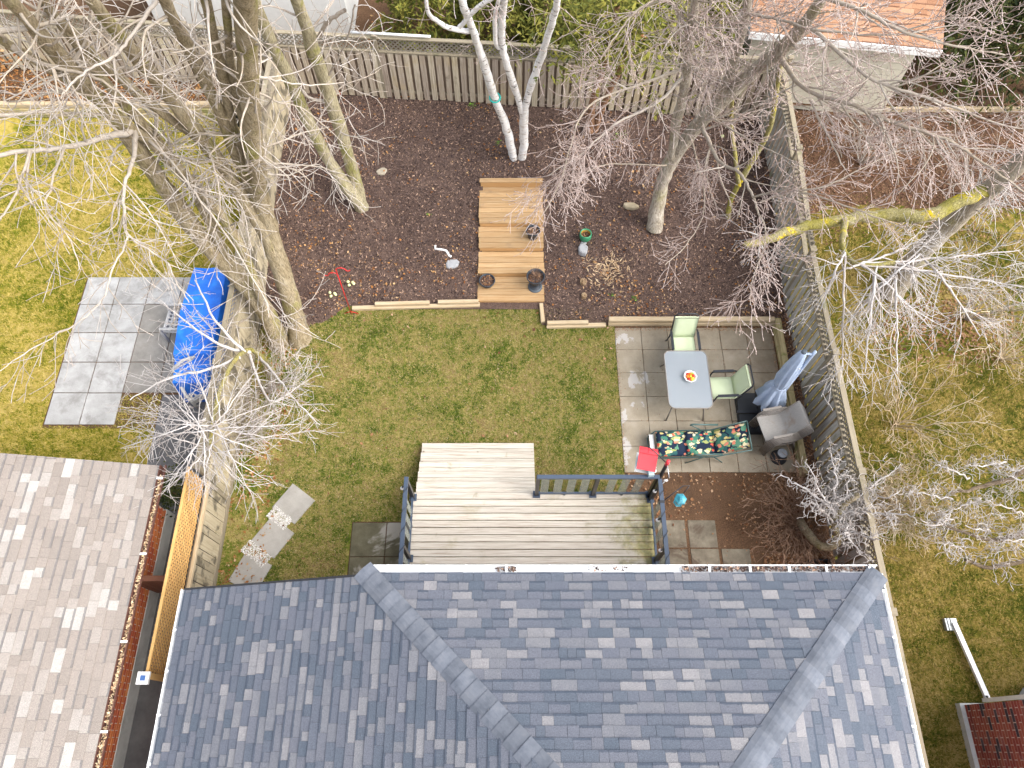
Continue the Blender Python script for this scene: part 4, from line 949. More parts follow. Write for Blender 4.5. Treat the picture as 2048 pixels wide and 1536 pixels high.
# ================================================================== PATIO FURNITURE
def rounded(w_, d_, r, n=5):
    out = []
    for (sx, sy, a0) in ((1, 1, 0), (-1, 1, 90), (-1, -1, 180), (1, -1, 270)):
        for k in range(n + 1):
            a = math.radians(a0 + 90 * k / n); out.append((sx * (w_ / 2 - r) + r * math.cos(a), sy * (d_ / 2 - r) + r * math.sin(a)))
    return out
tc = Vector((3.735, 6.94, 0)); tb = thing('patio_table', 'rectangular frosted glass patio table on the slab patio', 'table', tc)
MB().prism([(tc.x + x, tc.y + y) for x, y in rounded(0.90, 1.34, 0.13)], 0.705, 0.715).build('glass_top', 'glass_frosted', tb)
rr = [(tc.x + x, tc.y + y, 0.708) for x, y in rounded(0.915, 1.355, 0.135)]; MB().tube(rr + [rr[0]], 0.014, 6, False).build('rim', 'frame_taupe', tb, True)
for sx in (-1, 1):
    for sy in (-1, 1):
        MB().tube([(tc.x + sx * 0.30, tc.y + sy * 0.46, 0.69), (tc.x + sx * 0.33, tc.y + sy * 0.52, 0.5), (tc.x + sx * 0.40, tc.y + sy * 0.66, 0.03)], 0.018, 8).build('leg', 'frame_taupe', tb, True)
MB().tube([(tc.x - 0.32, tc.y - 0.46, 0.67), (tc.x + 0.32, tc.y - 0.46, 0.67), (tc.x + 0.32, tc.y + 0.46, 0.67), (tc.x - 0.32, tc.y + 0.46, 0.67), (tc.x - 0.32, tc.y - 0.46, 0.67)], 0.012, 6).build('apron', 'frame_taupe', tb, True)
bo = Vector((3.775, 6.97, 0.716)); bl = thing('fruit_bowl', 'white octagonal bowl of mixed fruit on the glass table', 'bowl', bo)
MB().lathe([(0.0, 0.008), (0.07, 0.008), (0.115, 0.06), (0.145, 0.075), (0.148, 0.07), (0.12, 0.045), (0.08, 0.0), (0.0, 0.0)], 8, bo).build('bowl', 'white_paint', bl)
for k, (x, y, z, r, m) in enumerate(((-0.055, 0.0, 0.06, 0.042, 'fruit_orange'), (0.035, -0.06, 0.06, 0.045, 'fruit_yellow'), (0.0, 0.05, 0.065, 0.04, 'fruit_orange'), (0.06, 0.02, 0.055, 0.036, 'fruit_red'), (-0.035, -0.065, 0.05, 0.036, 'fruit_red'), (0.05, 0.07, 0.05, 0.03, 'fruit_green'), (-0.06, 0.06, 0.05, 0.03, 'fruit_red'), (0.0, -0.01, 0.085, 0.03, 'fruit_yellow'))):
    o = MB().blob(bo + Vector((x, y, z)), r, nu=12, nv=8).build('fruit', m, None, True)
    tag(o, ('orange fruit at the left of the white bowl', 'pale yellow fruit at the front of the white bowl', 'orange fruit at the back of the white bowl', 'red fruit at the right of the white bowl', 'red fruit at the front left of the white bowl', 'small green fruit at the back right of the white bowl', 'small red fruit at the back left of the white bowl', 'small yellow fruit on top in the white bowl')[k], 'fruit', 'fruit in the bowl')

def arm_chair(label, loc, rz, cushion='cushion_lime', frame='frame_black', group='lime cushioned patio chairs'):
    """front of the chair towards local -Y"""
    c = thing('patio_chair', label, 'chair', loc, group, rz); W = WM[c]
    P = lambda m, name, mt, sm=False: m.build(name, mt, c, sm, W)
    for s in (-1, 1):
        x = 0.29 * s
        P(MB().tube([(x, -0.30, 0.0), (x, -0.27, 0.4), (x, -0.25, 0.62), (x, -0.2, 0.65), (x, 0.22, 0.64), (x, 0.27, 0.62)], 0.017, 8), 'arm', 'frame_black' if frame is None else frame, True)
        P(MB().bar((x, -0.24, 0.655), (x, 0.2, 0.648), 0.055, 0.02), 'arm_rest', frame)
        P(MB().tube([(x * 0.93, 0.34, 0.0), (x * 0.93, 0.24, 0.38), (x * 0.9, 0.30, 0.62), (x * 0.9, 0.40, 1.0)], 0.016, 8), 'back_leg', frame, True)
    P(MB().tube([(-0.26, 0.395, 0.99), (-0.2, 0.42, 1.04), (0.2, 0.42, 1.04), (0.26, 0.395, 0.99)], 0.016, 8), 'back_rail', frame, True)
    P(MB().tube([(-0.28, -0.27, 0.37), (0.28, -0.27, 0.37)], 0.014, 8), 'front_rail', frame, True)
    b = MB(); n = 8
    def pad(pts, w_, th, name):
        b = MB(); m_ = len(pts); nx = 6
        for side in (1, -1):
            for (y, z, ny, nz) in pts:
                for k in range(nx + 1):
                    x = -w_ / 2 + w_ * k / nx; e = 1 - 0.35 * abs(2 * k / nx - 1) ** 6; b.v.append((x, y + ny * th / 2 * side * e, z + nz * th / 2 * side * e))
        q = m_ * (nx + 1)
        for i in range(m_ - 1):
            for k in range(nx):
                a = i * (nx + 1) + k; b.f += [(a, a + 1, a + nx + 2, a + nx + 1), (q + a, q + a + nx + 1, q + a + nx + 2, q + a + 1)]
        for i in range(m_ - 1):
            for k in (0, nx):
                a = i * (nx + 1) + k; b.f.append((a, a + nx + 1, q + a + nx + 1, q + a))
        for i in (0, m_ - 1):
            for k in range(nx):
                a = i * (nx + 1) + k; b.f.append((a, q + a, q + a + 1, a + 1))
        P(b, name, cushion, True)
    pad([(-0.30, 0.42, 0, 1), (-0.27, 0.435, 0, 1), (-0.1, 0.43, 0, 1), (0.08, 0.42, 0, 1), (0.2, 0.415, 0, 1)], 0.50, 0.055, 'seat_cushion')
    pad([(0.20, 0.43, -1, 0.2), (0.24, 0.55, -1, 0.2), (0.29, 0.75, -1, 0.2), (0.35, 0.97, -1, 0.2), (0.36, 1.0, -1, 0.2)], 0.50, 0.05, 'back_cushion')
    return c
arm_chair('lime cushioned black chair at the head of the table, back to the timber wall', (3.79, 7.92, 0.022), 0.0)
arm_chair('lime cushioned black chair on the right side of the table', (4.56, 6.86, 0.022), math.radians(-90) + 0.05)

def sling_chair(label, loc, rz, top=False):
    c = thing('sling_chair', label, 'chair', loc, 'stack of grey sling chairs', rz); W = WM[c]
    P = lambda m, name, mt, sm=False: m.build(name, mt, c, sm, W)
    b = MB(); prof = [(-0.28, 0.41), (-0.24, 0.425), (0.0, 0.40), (0.16, 0.39), (0.22, 0.43), (0.36, 0.66), (0.46, 0.86), (0.49, 0.88)]
    for (y, z) in prof:
        for k in range(7):
            x = -0.26 + 0.52 * k / 6; b.v.append((x, y, z - 0.012 * (1 - (2 * k / 6 - 1) ** 2)))
    for i in range(len(prof) - 1):
        for k in range(6): a = i * 7 + k; b.f.append((a, a + 1, a + 8, a + 7))
    q = len(b.v); b.v += [(x, y, z - 0.012) for x, y, z in b.v]; b.f += [tuple(q + i for i in reversed(f)) for f in list(b.f)]
    P(b, 'sling', 'sling_grey', True)
    for s in (-1, 1):
        x = 0.275 * s
        P(MB().tube([(x, -0.29, 0.40), (x, -0.24, 0.425), (x, 0.16, 0.39), (x, 0.22, 0.43), (x, 0.36, 0.66), (x, 0.48, 0.88)], 0.013, 6), 'side_rail', 'frame_taupe', True)
        P(MB().tube([(x * 1.12, -0.32, 0.0), (x * 1.1, -0.24, 0.5), (x * 1.12, -0.16, 0.62), (x * 1.12, 0.1, 0.63), (x * 1.05, 0.33, 0.60)], 0.014, 6), 'arm', 'frame_taupe', True)
        if top: P(MB().bar((x * 1.13, -0.2, 0.637), (x * 1.13, 0.2, 0.632), 0.05, 0.018), 'arm_rest', 'frame_taupe')
        P(MB().tube([(x * 1.08, 0.36, 0.0), (x * 1.05, 0.22, 0.42)], 0.013, 6), 'back_leg', 'frame_taupe', True)
    return c
ordn = ['topmost grey sling chair of the stack, leaf stain on its seat', 'second grey sling chair from the top of the stack', 'third grey sling chair from the top of the stack', 'third grey sling chair from the bottom of the stack', 'second grey sling chair from the bottom of the stack', 'bottom grey sling chair of the stack']
for k in range(6):
    i = 5 - k; sling_chair(ordn[k], (5.40 + 0.036 * k, 5.86 - 0.004 * k, 0.022 + 0.052 * i), math.radians(-90) + 0.20, k == 0)

# lounger
lo = thing('sun_lounger', 'folding sun lounger with dark floral fabric and green frame', 'sun lounger', (3.9, 5.6, 0.022))
LA = math.radians(1.5)
def lp(x, y, z): return Vector((3.02 + x * math.cos(LA) - y * math.sin(LA), 5.60 + x * math.sin(LA) + y * math.cos(LA), 0.022 + z))
Wl = Matrix.Translation((3.02, 5.60, 0.022)) @ Matrix.Rotation(LA, 4, 'Z')
for (x0, x1, z0, z1, nm) in ((0.0, 0.60, 0.34, 0.33, 'leg_pad'), (0.605, 1.18, 0.33, 0.33, 'seat_pad'), (1.185, 1.78, 0.34, 0.74, 'back_pad')):
    b = MB(); nx, ny = 8, 6
    for sgn in (1, -1):
        for i in range(nx + 1):
            for k in range(ny + 1):
                u, v = i / nx, k / ny; e = min(u, 1 - u, 0.12) / 0.12; e2 = min(v, 1 - v, 0.1) / 0.1; h = 0.012 + 0.028 * min(e, e2)
                b.v.append((x0 + (x1 - x0) * u, (-0.27 + 0.54 * v), z0 + (z1 - z0) * u + sgn * h))
    q = (nx + 1) * (ny + 1)
    for i in range(nx):
        for k in range(ny): a = i * (ny + 1) + k; b.f += [(a, a + ny + 1, a + ny + 2, a + 1), (q + a, q + a + 1, q + a + ny + 2, q + a + ny + 1)]
    for i in range(nx):
        for k in (0, ny): a = i * (ny + 1) + k; b.f.append((a, a + ny + 1, q + a + ny + 1, q + a))
    for i in (0, nx):
        for k in range(ny): a = i * (ny + 1) + k; b.f.append((a, a + 1, q + a + 1, q + a))
    b.build(nm, 'fabric_floral', lo, True, Wl)
for s in (-1, 1):
    y = 0.30 * s
    MB().tube([lp(-0.12, y * 0.9, 0.12), lp(0.0, y, 0.31), lp(1.18, y, 0.31), lp(1.82, y * (1.02 if s > 0 else 1.1), 0.74)], 0.014, 7).build('side_tube', 'frame_green', lo, True)
    MB().tube([lp(0.70, y * 1.1, 0.52), lp(0.74, y * 1.12, 0.55), lp(1.28, y * 1.08, 0.52)], 0.018, 7).build('arm_rest', 'frame_green', lo, True)
    MB().tube([lp(0.98, y, 0.30), lp(0.72, y * 1.1, 0.52)], 0.012, 6).build('arm_strut', 'frame_green', lo, True)
    MB().tube([lp(0.95, y, 0.31), lp(0.62, y * 1.05, 0.0)], 0.012, 6).build('leg', 'frame_green', lo, True)
    MB().tube([lp(1.15, y, 0.31), lp(1.4, y * 1.05, 0.0)], 0.012, 6).build('leg', 'frame_green', lo, True)
    MB().tube([lp(-0.02, y * 0.95, 0.31), lp(-0.12, y * 0.9, 0.0)], 0.012, 6).build('leg', 'frame_green', lo, True)
MB().tube([lp(-0.12, -0.27, 0.03), lp(-0.12, 0.27, 0.03)], 0.012, 6).build('foot_bar', 'frame_green', lo, True)
MB().tube([lp(1.82, -0.33, 0.74), lp(1.82, 0.31, 0.74)], 0.014, 6).build('head_bar', 'frame_green', lo, True)
MB().bar(lp(-0.08, -0.25, 0.25), lp(-0.08, 0.25, 0.25), 0.09, 0.01).build('foot_strap', 'white_paint', lo)

# umbrella on its plate base
um = thing('patio_umbrella', 'closed pale blue cantilever umbrella with black base beside the fence', 'umbrella', (5.42, 6.5, 0))
for i in (-1, 1):
    for j in (-1, 1):
        c = Vector((5.37 + 0.25 * i, 6.44 + 0.25 * j, 0.022)); b = MB(); b.quadbox([c + Vector(v) for v in ((-.24, -.24, 0), (.24, -.24, 0), (.24, .24, 0), (-.24, .24, 0), (-.21, -.21, .08), (.21, -.21, .08), (.21, .21, .08), (-.21, .21, .08))]); b.build('base_weight', 'plastic_black', um)
MB().box((5.37, 6.44, 0.12), (1.0, 0.06, 0.04)).build('cross_bar', 'frame_black', um); MB().box((5.37, 6.44, 0.115), (0.06, 1.0, 0.035)).build('cross_bar', 'frame_black', um)
MB().tube([(5.60, 6.50, 0.1), (5.64, 6.55, 1.2), (5.70, 6.62, 2.42), (5.72, 6.63, 2.50)], 0.034, 10).build('mast', 'canvas_blue', um, True)
MB().tube([(5.71, 6.62, 2.40), (5.50, 6.62, 2.46)], 0.025, 8).build('top_arm', 'canvas_blue', um, True)
b = MB(); N_ = 32; prof = [(2.50, 0.045), (2.46, 0.075), (2.30, 0.10), (2.05, 0.125), (1.75, 0.145), (1.45, 0.15), (1.25, 0.14), (1.20, 0.135), (1.14, 0.15), (0.90, 0.21), (0.70, 0.255), (0.55, 0.27)]
for i, (z, r) in enumerate(prof):
    f = (2.5 - z) / 1.95; cxx, cyy = 5.50 - 0.06 * f, 6.62 - 0.08 * f
    for k in range(N_):
        a = 2 * math.pi * k / N_; pl = 0.02 + 0.28 * min(1, f * 1.6) if i not in (6, 7, 8) else 0.13
        q = r * (1 + pl * math.cos(8 * a + 1.2 * math.sin(5 * f)) + 0.05 * math.sin(3 * a + 4 * f)); zz_ = z + (0.07 * math.cos(8 * a) - 0.05 * math.sin(2 * a) if i == len(prof) - 1 else 0)
        b.v.append((cxx + q * math.cos(a), cyy + q * math.sin(a), zz_))
for i in range(len(prof) - 1):
    for k in range(N_): k2 = (k + 1) % N_; b.f.append((i * N_ + k2, i * N_ + k, (i + 1) * N_ + k, (i + 1) * N_ + k2))
cn = b.build('canopy', 'canvas_blue', um, True)
MB().lathe([(0.142, 1.18), (0.152, 1.2), (0.152, 1.245), (0.142, 1.26)], 20, (5.455, 6.56, 0)).build('tie_strap', 'canvas_blue', cn)
MB().lathe([(0.052, 2.49), (0.052, 2.53), (0.03, 2.545), (0.0, 2.547)], 14, (5.50, 6.62, 0)).build('finial', 'pot_slate', um)
MB().tube([(5.44, 6.52, 0.12), (5.45, 6.55, 0.9)], 0.02, 8).build('lower_pole', 'frame_black', um)
# upturned bucket
p = Vector((5.63, 5.42, 0.022)); bk = thing('flower_pot', 'black upturned plastic pot with grey base beside the lounger head', 'flower pot', p)
MB().lathe([(0.165, 0.0), (0.17, 0.03), (0.155, 0.035), (0.115, 0.27), (0.10, 0.285)], 24, p).build('body', 'plastic_black', bk, True); MB().lathe([(0.102, 0.286), (0.08, 0.292), (0.0, 0.29)], 24, p).build('base_disc', 'plastic_grey_disc', bk, True)

# ================================================================== POTS, STONES AND SMALL GARDEN THINGS
def soil_fill(parent, c, r, z, seed_n=90, m='leaf_brown'):
    q = RNG.uniform(0, 1, (seed_n, 2)); a = q[:, 0] * 2 * np.pi; rr_ = np.sqrt(q[:, 1]) * r
    P = np.stack([c.x + rr_ * np.cos(a), c.y + rr_ * np.sin(a), z + RNG.uniform(0, 0.035, seed_n)], 1)
    scatter_quads('dead_leaves', P, (0.02, 0.06), m, 0.6, 0.9, parent=parent)
def pot(label, c, prof, m, fill_r, fill_z, inner=None):
    c = Vector(c); t = thing('flower_pot', label, 'flower pot', c)
    MB().lathe(prof, 28, c).build('pot', m, t, True)
    MB().lathe([(0.0, fill_z), (fill_r, fill_z)], 20, c).build('soil', 'mulch', t)
    if inner: MB().lathe([(fill_r + 0.004, fill_z), inner], 28, c).build('liner', 'ceramic_yellow', t, True)
    soil_fill(t, c, fill_r * 0.95, c.z + fill_z); return t
c = G(1071, 474, zz[2]); PX = pot('black plastic pot of dead leaves on the third garden step', (0.50, c.y, zz[2]), [(0.105, 0), (0.11, 0.01), (0.155, 0.24), (0.17, 0.245), (0.17, 0.275), (0.155, 0.275), (0.148, 0.2)], 'pot_charcoal', 0.147, 0.20)
c = G(973, 566, zz[0]); pot('low black plastic pot of dead leaves at the left of the bottom step', (-0.585, c.y - 0.02, zz[0]), [(0.13, 0), (0.14, 0.01), (0.175, 0.12), (0.19, 0.125), (0.19, 0.15), (0.172, 0.15), (0.166, 0.09)], 'pot_charcoal', 0.166, 0.09)
c = G(1072, 574, zz[0]); ur = Vector((0.545, c.y, zz[0]))
ut = pot('tall black urn on a round foot with dead stems on the bottom step', ur, [(0.165, 0), (0.165, 0.02), (0.13, 0.045), (0.08, 0.10), (0.075, 0.16), (0.11, 0.20), (0.17, 0.32), (0.20, 0.42), (0.215, 0.43), (0.215, 0.455), (0.195, 0.455), (0.18, 0.38)], 'pot_charcoal', 0.178, 0.37)
MB().lathe([(0.168, 0.002), (0.168, 0.022), (0.134, 0.048)], 28, ur).build('foot', 'pot_slate', ut, True)
c = G(1170, 474, 0.3); gz = bh(c.x, c.y)
c = G(1170, 478, gz); pot('green glazed ceramic pot with yellow inside on the mulch', c, [(0.09, 0), (0.12, 0.02), (0.148, 0.10), (0.15, 0.16), (0.14, 0.215), (0.138, 0.23), (0.122, 0.23), (0.116, 0.2)], 'ceramic_green', 0.115, 0.12, (0.122, 0.228))
def dead_stems(parent, c, n, h, spread, m='twig_brown'):
    b = MB()
    for k in range(n):
        a = random.uniform(0, 6.28); r = random.uniform(0.2, 1) * spread; top = Vector((c.x + r * math.cos(a), c.y + r * math.sin(a), c.z + h * random.uniform(0.4, 1)))
        mid = (Vector(c) + top) / 2 + Vector((random.uniform(-.03, .03), random.uniform(-.03, .03), h * 0.2)); b.tube([c, mid, top], [0.004, 0.0035, 0.002], 4, False)
    o = b.build('dead_stems', m, parent); o['kind'] = 'stuff'
dead_stems(ut, ur + Vector((0, 0, 0.38)), 34, 0.28, 0.22)
def stone(label, px, py, sx, sy, sz, m, rz=0, z=None, name='stone', jit=0.12):
    c = G(px, py, 0.3); zg = bh(c.x, c.y) if z is None else z; c = G(px, py, zg)
    b = MB(); n = 9; ang = sorted(random.uniform(-0.25, 0.25) + 2 * math.pi * k / n for k in range(n)); out = [(math.cos(a) * random.uniform(1 - jit, 1 + jit), math.sin(a) * random.uniform(1 - jit, 1 + jit)) for a in ang]
    for (f, zf) in ((0.96, -0.15), (1.0, 0.35), (0.93, 0.85), (0.74, 1.0)):
        b.v += [(x * f * sx, y * f * sy, zf * sz + random.uniform(-.06, .06) * sz) for x, y in out]
    for i in range(3):
        for k in range(n): k2 = (k + 1) % n; b.f.append((i * n + k, i * n + k2, (i + 1) * n + k2, (i + 1) * n + k))
    b.f.append(tuple(3 * n + k for k in range(n)))
    return tag(b.build(name, m, None, False, Matrix.Translation(c) @ Matrix.Rotation(rz, 4, 'Z')), label, 'stone')
mat('stone_pale', [(0.290, 0.295, 0.307), (0.357, 0.362, 0.374)], 9, bump=0.5, bscale=14, var=0.03, stains=[((0.139, 0.139, 0.145), 14, 0.60, 0.68, 0.5)])
mat('stone_tan', [(0.34, 0.28, 0.18), (0.46, 0.39, 0.27)], 7, bump=0.5, bscale=20)
mat('stone_grey', [(0.28, 0.24, 0.18), (0.38, 0.335, 0.26)], 7, bump=0.4, bscale=20)
stone('flat pale grey stone slab beside the white pipe left of the steps', 905, 529, 0.18, 0.13, 0.06, 'stone_pale', 0.3)
stone('angular pale grey boulder in front of the green pot', 1165, 503, 0.13, 0.15, 0.14, 'stone_pale', 0.2)
stone('small white stone between green pot and grey boulder', 1166, 488, 0.08, 0.045, 0.05, 'stone_pale', 0.1)
stone('flat tan stone lying on the mulch near the double-trunk tree', 764, 344, 0.15, 0.12, 0.05, 'stone_grey', 0.5)
stone('yellowish block of stone near the large bare tree base', 1261, 414, 0.20, 0.09, 0.09, 'stone_tan', -0.15)
stone('rounded cream stone on the leafy strip by the left fence', 528, 842, 0.07, 0.06, 0.05, 'stone_tan', 0.2, 0.0)
stone('small pale stone in the leaves below the left trunks', 567, 717, 0.08, 0.055, 0.04, 'stone_grey', -0.5, 0.0)
c = G(672, 184, 0.62); tag(MB().box((c.x, c.y, bh(c.x, c.y) + 0.05), (0.24, 0.12, 0.11), 0.1).build('loose_brick', 'brick_orange'), 'single red brick lying at the foot of the rear fence', 'brick')
b = MB(); c = lambda px, py, h=0.14: G(px, py, h)
b.tube([c(871, 494, .22), c(871, 501, .18), c(886, 503, .17), c(893, 505, .17), c(899, 515, .16), c(903, 517, .15)], 0.03, 8)
pz = bh(-1.3, 10.3)
tag(b.build('pipe_elbow', 'white_paint', smooth=True, world=Matrix.Translation((0, 0, pz - 0.12))), 'white bent piece of pipe lying above the flat grey stone', 'pipe')
for (px, py, n, lab) in ((664, 588, 4, 'cluster of pale lime balls left of the red hook'), (701, 568, 4, 'cluster of pale lime balls right of the red hook')):
    c0 = G(px, py, 0.1); t = thing('garden_ornament', lab, 'ornament', c0, 'lime ball clusters by the hook')
    for k in range(n):
        a = k * 1.9 + 0.5; r = 0.06 + 0.02 * (k % 2); p = Vector((c0.x + r * math.cos(a), c0.y + r * 0.9 * math.sin(a), bh(c0.x, c0.y) + 0.03)); MB().blob(p, 0.036).build('ball', 'ball_lime', t, True)
c0 = G(1445, 272, 0.6); tag(MB().blob((c0.x, c0.y, bh(c0.x, c0.y) + 0.04), 0.045).build('ball', 'ball_lime', smooth=True), 'single pale green ball on the mulch near the rear fence', 'ball')
for (px, py, r, lab) in ((1166, 567, 0.075, 'larger round tan stump of cut ornamental grass on the mulch'), (1168, 592, 0.055, 'smaller round tan stump of cut ornamental grass on the mulch')):
    c0 = G(px, py, 0.1); n = 160; q = RNG.uniform(0, 1, (n, 2)); a = q[:, 0] * 6.28; rr_ = np.sqrt(q[:, 1]) * r; z0 = bh(c0.x, c0.y)
    b = MB()
    for k in range(n): b.tube([(c0.x + rr_[k] * math.cos(a[k]), c0.y + rr_[k] * math.sin(a[k]), z0 - 0.02), (c0.x + rr_[k] * 1.1 * math.cos(a[k]), c0.y + rr_[k] * 1.1 * math.sin(a[k]), z0 + 0.10 + 0.02 * random.random())], 0.005, 4)
    t = thing('grass_stump', lab, 'grass stump', (c0.x, c0.y, z0)); o = b.build('cut_stems', 'straw', t); o['kind'] = 'stuff'
# shepherd hook
hk = thing('shepherd_hook', 'red metal double shepherd hook at the lawn edge', 'garden hook', (-3.74, 8.98, 0))
MB().tube([(-3.74, 8.98, -0.05), (-3.74, 9.03, 1.72)], 0.011, 7).build('pole', 'red_paint', hk, True)
def hook(s, x0, z0, R_):
    pts = [(-3.74, 9.02, z0 - 0.12), (-3.74 + s * 0.01, 9.02, z0)]
    for k in range(9):
        a = math.pi * k / 8 * 0.95; pts.append((-3.74 + s * R_ * (1 - math.cos(a)), 9.02, z0 + R_ * 0.8 * math.sin(a)))
    e = pts[-1]; pts += [(e[0] + s * 0.02, 9.02, e[2] - 0.04), (e[0] + s * 0.06, 9.02, e[2] - 0.05), (e[0] + s * 0.09, 9.02, e[2] - 0.01)]
    MB().tube(pts, 0.010, 6).build('hook', 'red_paint', hk, True)
hook(1, 0, 1.72, 0.105); hook(-1, 0, 1.55, 0.095)
MB().tube([(-3.90, 8.98, 0.03), (-3.74, 8.98, 0.12), (-3.58, 8.98, 0.03)], 0.009, 6).build('foot_prong', 'red_paint', hk, True)
# rope ring on the birch
# ================================================================== LEFT NEIGHBOUR THINGS
tp = thing('tarp_cover', 'bright blue tarp draped over a long box beside the left fence', 'tarp', (-7.3, 8.4, 0))
b = MB(); ring = []
Ls = [(6.72, 0.50, 0.62, 0.03), (6.80, 0.98, 0.68, 0.0), (7.35, 1.02, 0.74, -0.02), (7.42, 1.18, 0.76, 0.02), (8.4, 1.22, 0.80, 0.0), (9.1, 1.2, 0.78, 0.03), (9.62, 1.16, 0.72, 0.0), (9.75, 0.55, 0.60, 0.0)]
for (y, ht, hw, j) in Ls:
    cxx = -6.74 - 0.0 * (y - 8)
    for (f, zf) in ((-1.08, 0.02), (-1.04, 0.45), (-1.0, 0.93), (-0.95, 1.0), (-0.3, 0.99), (0.25, 1.0), (0.7, 0.97), (0.8, 0.86), (0.98, 0.45), (1.05, 0.02)):
        b.v.append((cxx + f * hw * 0.62 + random.uniform(-.015, .015), y + random.uniform(-.015, .015), max(0.02, zf * ht * 0.82 + random.uniform(-.02, .02))))
for i in range(len(Ls) - 1):
    for k in range(9): b.f.append((i * 10 + k, i * 10 + k + 1, (i + 1) * 10 + k + 1, (i + 1) * 10 + k))
b.f += [tuple(range(10))[::-1], tuple((len(Ls) - 1) * 10 + k for k in range(10))]
cov = b.build('cover', 'tarp_blue', tp, False)
bv = cov.modifiers.new('b', 'BEVEL'); bv.width = 0.03; bv.segments = 2
def wicker(label, loc, rz):
    c = thing('wicker_chair', label, 'chair', loc, 'pale grey wicker chairs by the tarp', rz); W = WM[c]; P = lambda m, name, sm=False: m.build(name, 'wicker_grey', c, sm, W)
    for k in range(7):
        x = -0.27 + 0.09 * k; P(MB().tube([(x, -0.26, 0.40), (x, 0.26, 0.40)], 0.022, 6), 'seat_strand', True)
    for k in range(6):
        y = -0.24 + 0.095 * k; P(MB().tube([(-0.29, y, 0.405), (0.29, y, 0.405)], 0.020, 6), 'seat_strand', True)
    for s in (-1, 1):
        P(MB().tube([(0.3 * s, -0.29, 0), (0.31 * s, -0.29, 0.38), (0.32 * s, -0.24, 0.60), (0.32 * s, 0.15, 0.63), (0.28 * s, 0.28, 0.66)], 0.035, 8), 'arm', True)
        P(MB().tube([(0.28 * s, 0.28, 0), (0.28 * s, 0.27, 0.4), (0.26 * s, 0.36, 0.85)], 0.03, 8), 'back_post', True)
    P(MB().box((0, 0.31, 0.62), (0.5, 0.03, 0.42), R=Matrix.Rotation(-0.2, 3, 'X')), 'backrest')
    P(MB().tube([(-0.26, 0.36, 0.84), (0, 0.385, 0.90), (0.26, 0.36, 0.84)], 0.035, 8), 'back_rail', True)
    P(MB().box((0, -0.28, 0.33), (0.56, 0.03, 0.14)), 'apron')
    return c
c = G(345, 645, 0.4); wicker('pale wicker chair pushed against the left side of the blue tarp', (c.x + 0.14, c.y, 0.03), math.radians(-93))
c = G(405, 765, 0.4); wicker('pale wicker chair half hidden between tarp and fence', (c.x - 0.05, c.y - 0.05, 0.02), math.radians(35))
c = G(470, 195, 0.4); cmp_ = thing('compost_bin', 'round black bin at the end of the left fence behind the trunks', 'bin', (c.x, c.y, 0.36))
MB().lathe([(0.36, 0.0), (0.38, 0.05), (0.40, 0.5), (0.42, 0.52), (0.40, 0.54), (0.34, 0.5), (0.33, 0.1), (0.0, 0.1)], 20, (c.x, c.y - 0.3, 0.0)).build('body', 'plastic_black', cmp_, True)
c = G(1640, 1150, 0.1); cr = thing('crate', 'black plastic crate of dead leaves tucked under the rear eave by the fence', 'crate', (c.x - 0.02, c.y + 0.1, 0))
for (dx, dy, sx, sy) in ((0, 0.16, 0.40, 0.02), (0, -0.16, 0.40, 0.02), (0.2, 0, 0.02, 0.34), (-0.2, 0, 0.02, 0.34)): MB().box((c.x - 0.02 + dx, c.y + 0.1 + dy, 0.15), (sx, sy, 0.3)).build('side_panel', 'plastic_black', cr)
MB().box((c.x - 0.02, c.y + 0.1, 0.02), (0.38, 0.3, 0.02)).build('bottom', 'plastic_black', cr); soil_fill(cr, Vector((c.x - 0.02, c.y + 0.1, 0)), 0.15, 0.2, 60)
tag(MB().tube([(-3.9, RF(-3.9), 2.505), (-2.9, RF(-2.9), 2.505), (-1.95, RF(-1.95), 2.50)], 0.03, 8).build('white_pipe', 'white_metal', smooth=True), 'white pipe lying along the lattice top of the rear fence', 'pipe')

